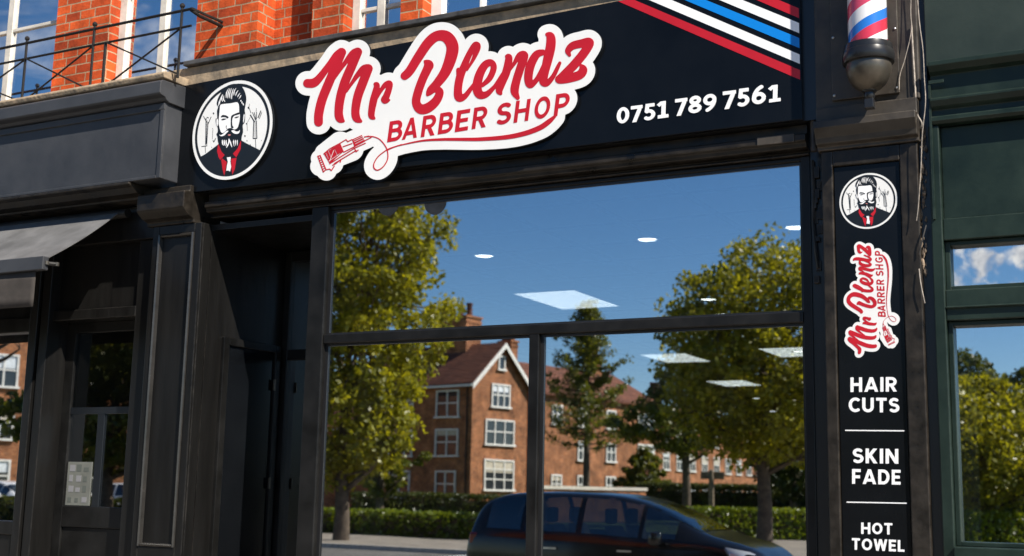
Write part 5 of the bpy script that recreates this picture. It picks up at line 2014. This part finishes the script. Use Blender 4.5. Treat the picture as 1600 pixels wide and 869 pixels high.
# ------------------------------------------------------------------ cars
def car(label, loc, rz, paint):
    t = thing('parked_car', label, 'car', loc, rz, 'parked cars')
    #        x     z_sill z_belt z_roof  w_sill w_belt w_roof
    ST = [(0.00, .42, .72, .74, .66, .72, .60), (0.05, .30, .96, 1.10, .78, .82, .66), (0.14, .26, 1.06, 1.38, .84, .86, .66), (0.34, .24, 1.08, 1.56, .86, .88, .65), (0.80, .23, 1.06, 1.61, .87, .89, .63), (1.5, .22, 1.05, 1.625, .88, .90, .64), (2.2, .22, 1.03, 1.605, .88, .90, .64), (2.65, .22, 1.01, 1.53, .88, .90, .62),
          (3.15, .22, 1.03, 1.33, .87, .89, .64), (3.50, .22, 1.04, 1.12, .87, .88, .68), (3.95, .23, .98, 1.05, .85, .86, .64), (4.25, .25, .88, .95, .80, .80, .58), (4.42, .30, .73, .78, .68, .68, .48), (4.48, .38, .60, .62, .52, .52, .36)]

    def ring(s_):
        x, zs, zb, zr_, ws, wb, wr = s_
        half = [(0, zs), (ws * .7, zs), (ws, zs + .10), (wb * 1.0, zs + (zb - zs) * .5), (wb * .985, zb - .06), (wb * .95, zb), (wr + (wb * .95 - wr) * .08, zr_ - (zr_ - zb) * .10), (wr * .8, zr_ - .012), (0, zr_)]
        return [(x, a, c) for a, c in half] + [(x, -a, c) for a, c in half[-2:0:-1]]
    b = MB()
    rings = [ring(s_) for s_ in ST]
    n = len(rings[0])
    vs = [p for r_ in rings for p in r_]
    fs = []
    for i in range(len(rings) - 1):
        for k in range(n):
            fs.append((i * n + k, i * n + (k + 1) % n, (i + 1) * n + (k + 1) % n, (i + 1) * n + k))
    fs.append(tuple(range(n)))
    fs.append(tuple((len(rings) - 1) * n + k for k in range(n - 1, -1, -1)))
    b.add(vs, fs)
    bo = b.build('body', paint, t, smooth=True)
    ss = bo.modifiers.new('sub', 'SUBSURF')
    ss.levels = ss.render_levels = 3

    # glazing: cut from the finished body surface, a few mm proud of it
    bpy.context.view_layer.update()
    ev = bo.evaluated_get(bpy.context.evaluated_depsgraph_get())
    em = ev.to_mesh()
    VV = [(v.co.copy(), v.normal.copy()) for v in em.vertices]

    def lerp_st(x, k):
        for p, q in zip(ST[:-1], ST[1:]):
            if p[0] <= x <= q[0]:
                f_ = (x - p[0]) / (q[0] - p[0])
                return p[k] + (q[k] - p[k]) * f_
        return ST[-1][k]
    WIN = [('quarter_window', .40, .92), ('side_window', .99, 1.74), ('side_window', 1.83, 2.66), ('quarter_window', 2.74, 3.16)]
    parts = {}
    for p in em.polygons:
        c, nn = p.center, p.normal
        zb, zr_ = lerp_st(c.x, 2), lerp_st(c.x, 3)
        v_ = (c.z - zb) / max(.01, zr_ - zb)
        key = None
        if abs(nn.y) > .55 and .06 < v_ < .86:
            for i, (nm, xa, xb) in enumerate(WIN):
                if xa < c.x < xb: key = (nm, i, 1 if c.y > 0 else -1)
        elif 2.80 < c.x < 3.46 and nn.x > .25 and abs(c.y) < .62 and nn.z > .3 and abs(nn.y) < .5:
            key = ('windscreen', 9, 0)
        elif .10 < c.x < .36 and nn.x < -.4 and abs(c.y) < .6 and v_ > .15:
            key = ('rear_window', 10, 0)
        if key: parts.setdefault(key, []).append(tuple(p.vertices))
    cut = {f_ for fl in parts.values() for f_ in fl}
    nb_ = MB()
    nb_.v = [tuple(v[0]) for v in VV]
    nb_.f = [tuple(p.vertices) for p in em.polygons if tuple(p.vertices) not in cut]
    for (nm, i, s_), fl in parts.items():
        idx = {}
        g_ = MB()
        for f_ in fl:
            for k in f_:
                if k not in idx:
                    idx[k] = len(g_.v)
                    g_.v.append(tuple(VV[k][0] + VV[k][1] * .006))
            g_.f.append(tuple(idx[k] for k in f_))
        g_.build(nm, M['glass_tint'], t, smooth=True, fix=False)
    ev.to_mesh_clear()
    bo.modifiers.clear()
    old = bo.data
    me = bpy.data.meshes.new('body')
    me.from_pydata(nb_.v, [], nb_.f)
    me.materials.append(paint)
    me.polygons.foreach_set('use_smooth', [True] * len(me.polygons))
    me.update()
    bo.data = me
    bpy.data.meshes.remove(old)
    for sx_ in (1.45, 2.35):
        for sy_ in (-.36, .36):
            st_ = MB()
            st_.box(sx_ - .05, sx_ + .42, sy_ - .24, sy_ + .24, .45, .62)
            st_.add([(sx_ - .30, sy_ - .22, 1.18), (sx_ - .20, sy_ - .23, 1.18), (sx_ + .10, sy_ - .24, .6), (sx_ - .06, sy_ - .24, .6), (sx_ - .30, sy_ + .22, 1.18), (sx_ - .20, sy_ + .23, 1.18), (sx_ + .10, sy_ + .24, .6), (sx_ - .06, sy_ + .24, .6)],
                    [(0, 1, 2, 3), (7, 6, 5, 4), (0, 4, 5, 1), (1, 5, 6, 2), (2, 6, 7, 3), (3, 7, 4, 0)])
            st_.box(sx_ - .33, sx_ - .24, sy_ - .13, sy_ + .13, 1.20, 1.40)
            st_.build('seat', M['rubber'], t, bevel=.03)
    MB().box(3.0, 3.5, -.7, .7, .7, .98).build('dashboard', M['rubber'], t, bevel=.04)
    for s_ in (1, -1):
        mm = MB()
        mm.lathe([(.03, -.09), (.085, -.07), (.10, 0), (.085, .07), (.03, .085)], 2.98, s_ * 1.03, 14, 1.06)
        mm.tube([(2.99, s_ * .86, 1.0), (2.98, s_ * .98, 1.02)], .025, 8)
        mm.build('mirror', paint, t, smooth=True)
        for hx_ in (1.42, 2.5):
            MB().box(hx_ - .10, hx_ + .10, s_ * .915 - .012, s_ * .915 + .012, .875, .90).build('door_handle', M['chrome'], t)
        # lamps
        hl = MB()
        q = [(4.37, .48, .80), (4.14, .72, .92), (3.86, .855, .97), (3.96, .87, .84), (4.22, .79, .75), (4.40, .58, .69)]
        hl.quad(*[(a, s_ * (c + .012), z) for a, c, z in q])
        ho_ = hl.build('headlight', M['headlamp'], t, smooth=True)
        k_ = ho_.modifiers.new('thick', 'SOLIDIFY')
        k_.thickness = .05
        k_.offset = 0
        tl = MB().box(.10, .26, s_ * .80 - .05, s_ * .80 + .045, .88, 1.06).build('tail_light', M['tail'], t, bevel=.04)
        for wx in (.86, 3.55):
            ty = MB().lathe([(.20, -.10), (.30, -.10), (.325, -.08), (.33, 0), (.325, .08), (.30, .10), (.20, .10)], 0, 0, 30)
            for i, p in enumerate(ty.v): ty.v[i] = (wx + p[0], s_ * .80 + p[2], .33 + p[1])
            wo_ = ty.build('wheel', M['rubber'], t, smooth=True)
            rm = MB()
            for k in range(5):
                a = 2 * PI * k / 5
                ca, sa = math.cos(a), math.sin(a)
                rm.quad((wx + .04 * ca - .03 * sa, s_ * .915, .33 + .04 * sa + .03 * ca), (wx + .2 * ca - .035 * sa, s_ * .905, .33 + .2 * sa + .035 * ca), (wx + .2 * ca + .035 * sa, s_ * .905, .33 + .2 * sa - .035 * ca), (wx + .04 * ca + .03 * sa, s_ * .915, .33 + .04 * sa - .03 * ca))
            rm.build('rim', M['rim'], wo_)
    return t


M['glass_tint'] = glass_mat('car_window_glass', .14, tint=(.30, .33, .32))
cx_rear, cy_ = -8.55, -9.45
bc = car('black people carrier parked at the near kerb, mirrored in the big window', (cx_rear, cy_, 0), 0, M['car'])
bc.scale = (.95, 1, 1)
wx, wy = street(-8, 50)
car('white hatchback parked far off, mirrored in the left shop window', (wx, wy, 0), R(10), M['car_white'])
wx, wy = street(172, 52)
car('white car parked under the trees, mirrored in the shop door', (wx, wy, 0), R(-15), M['car_white'])
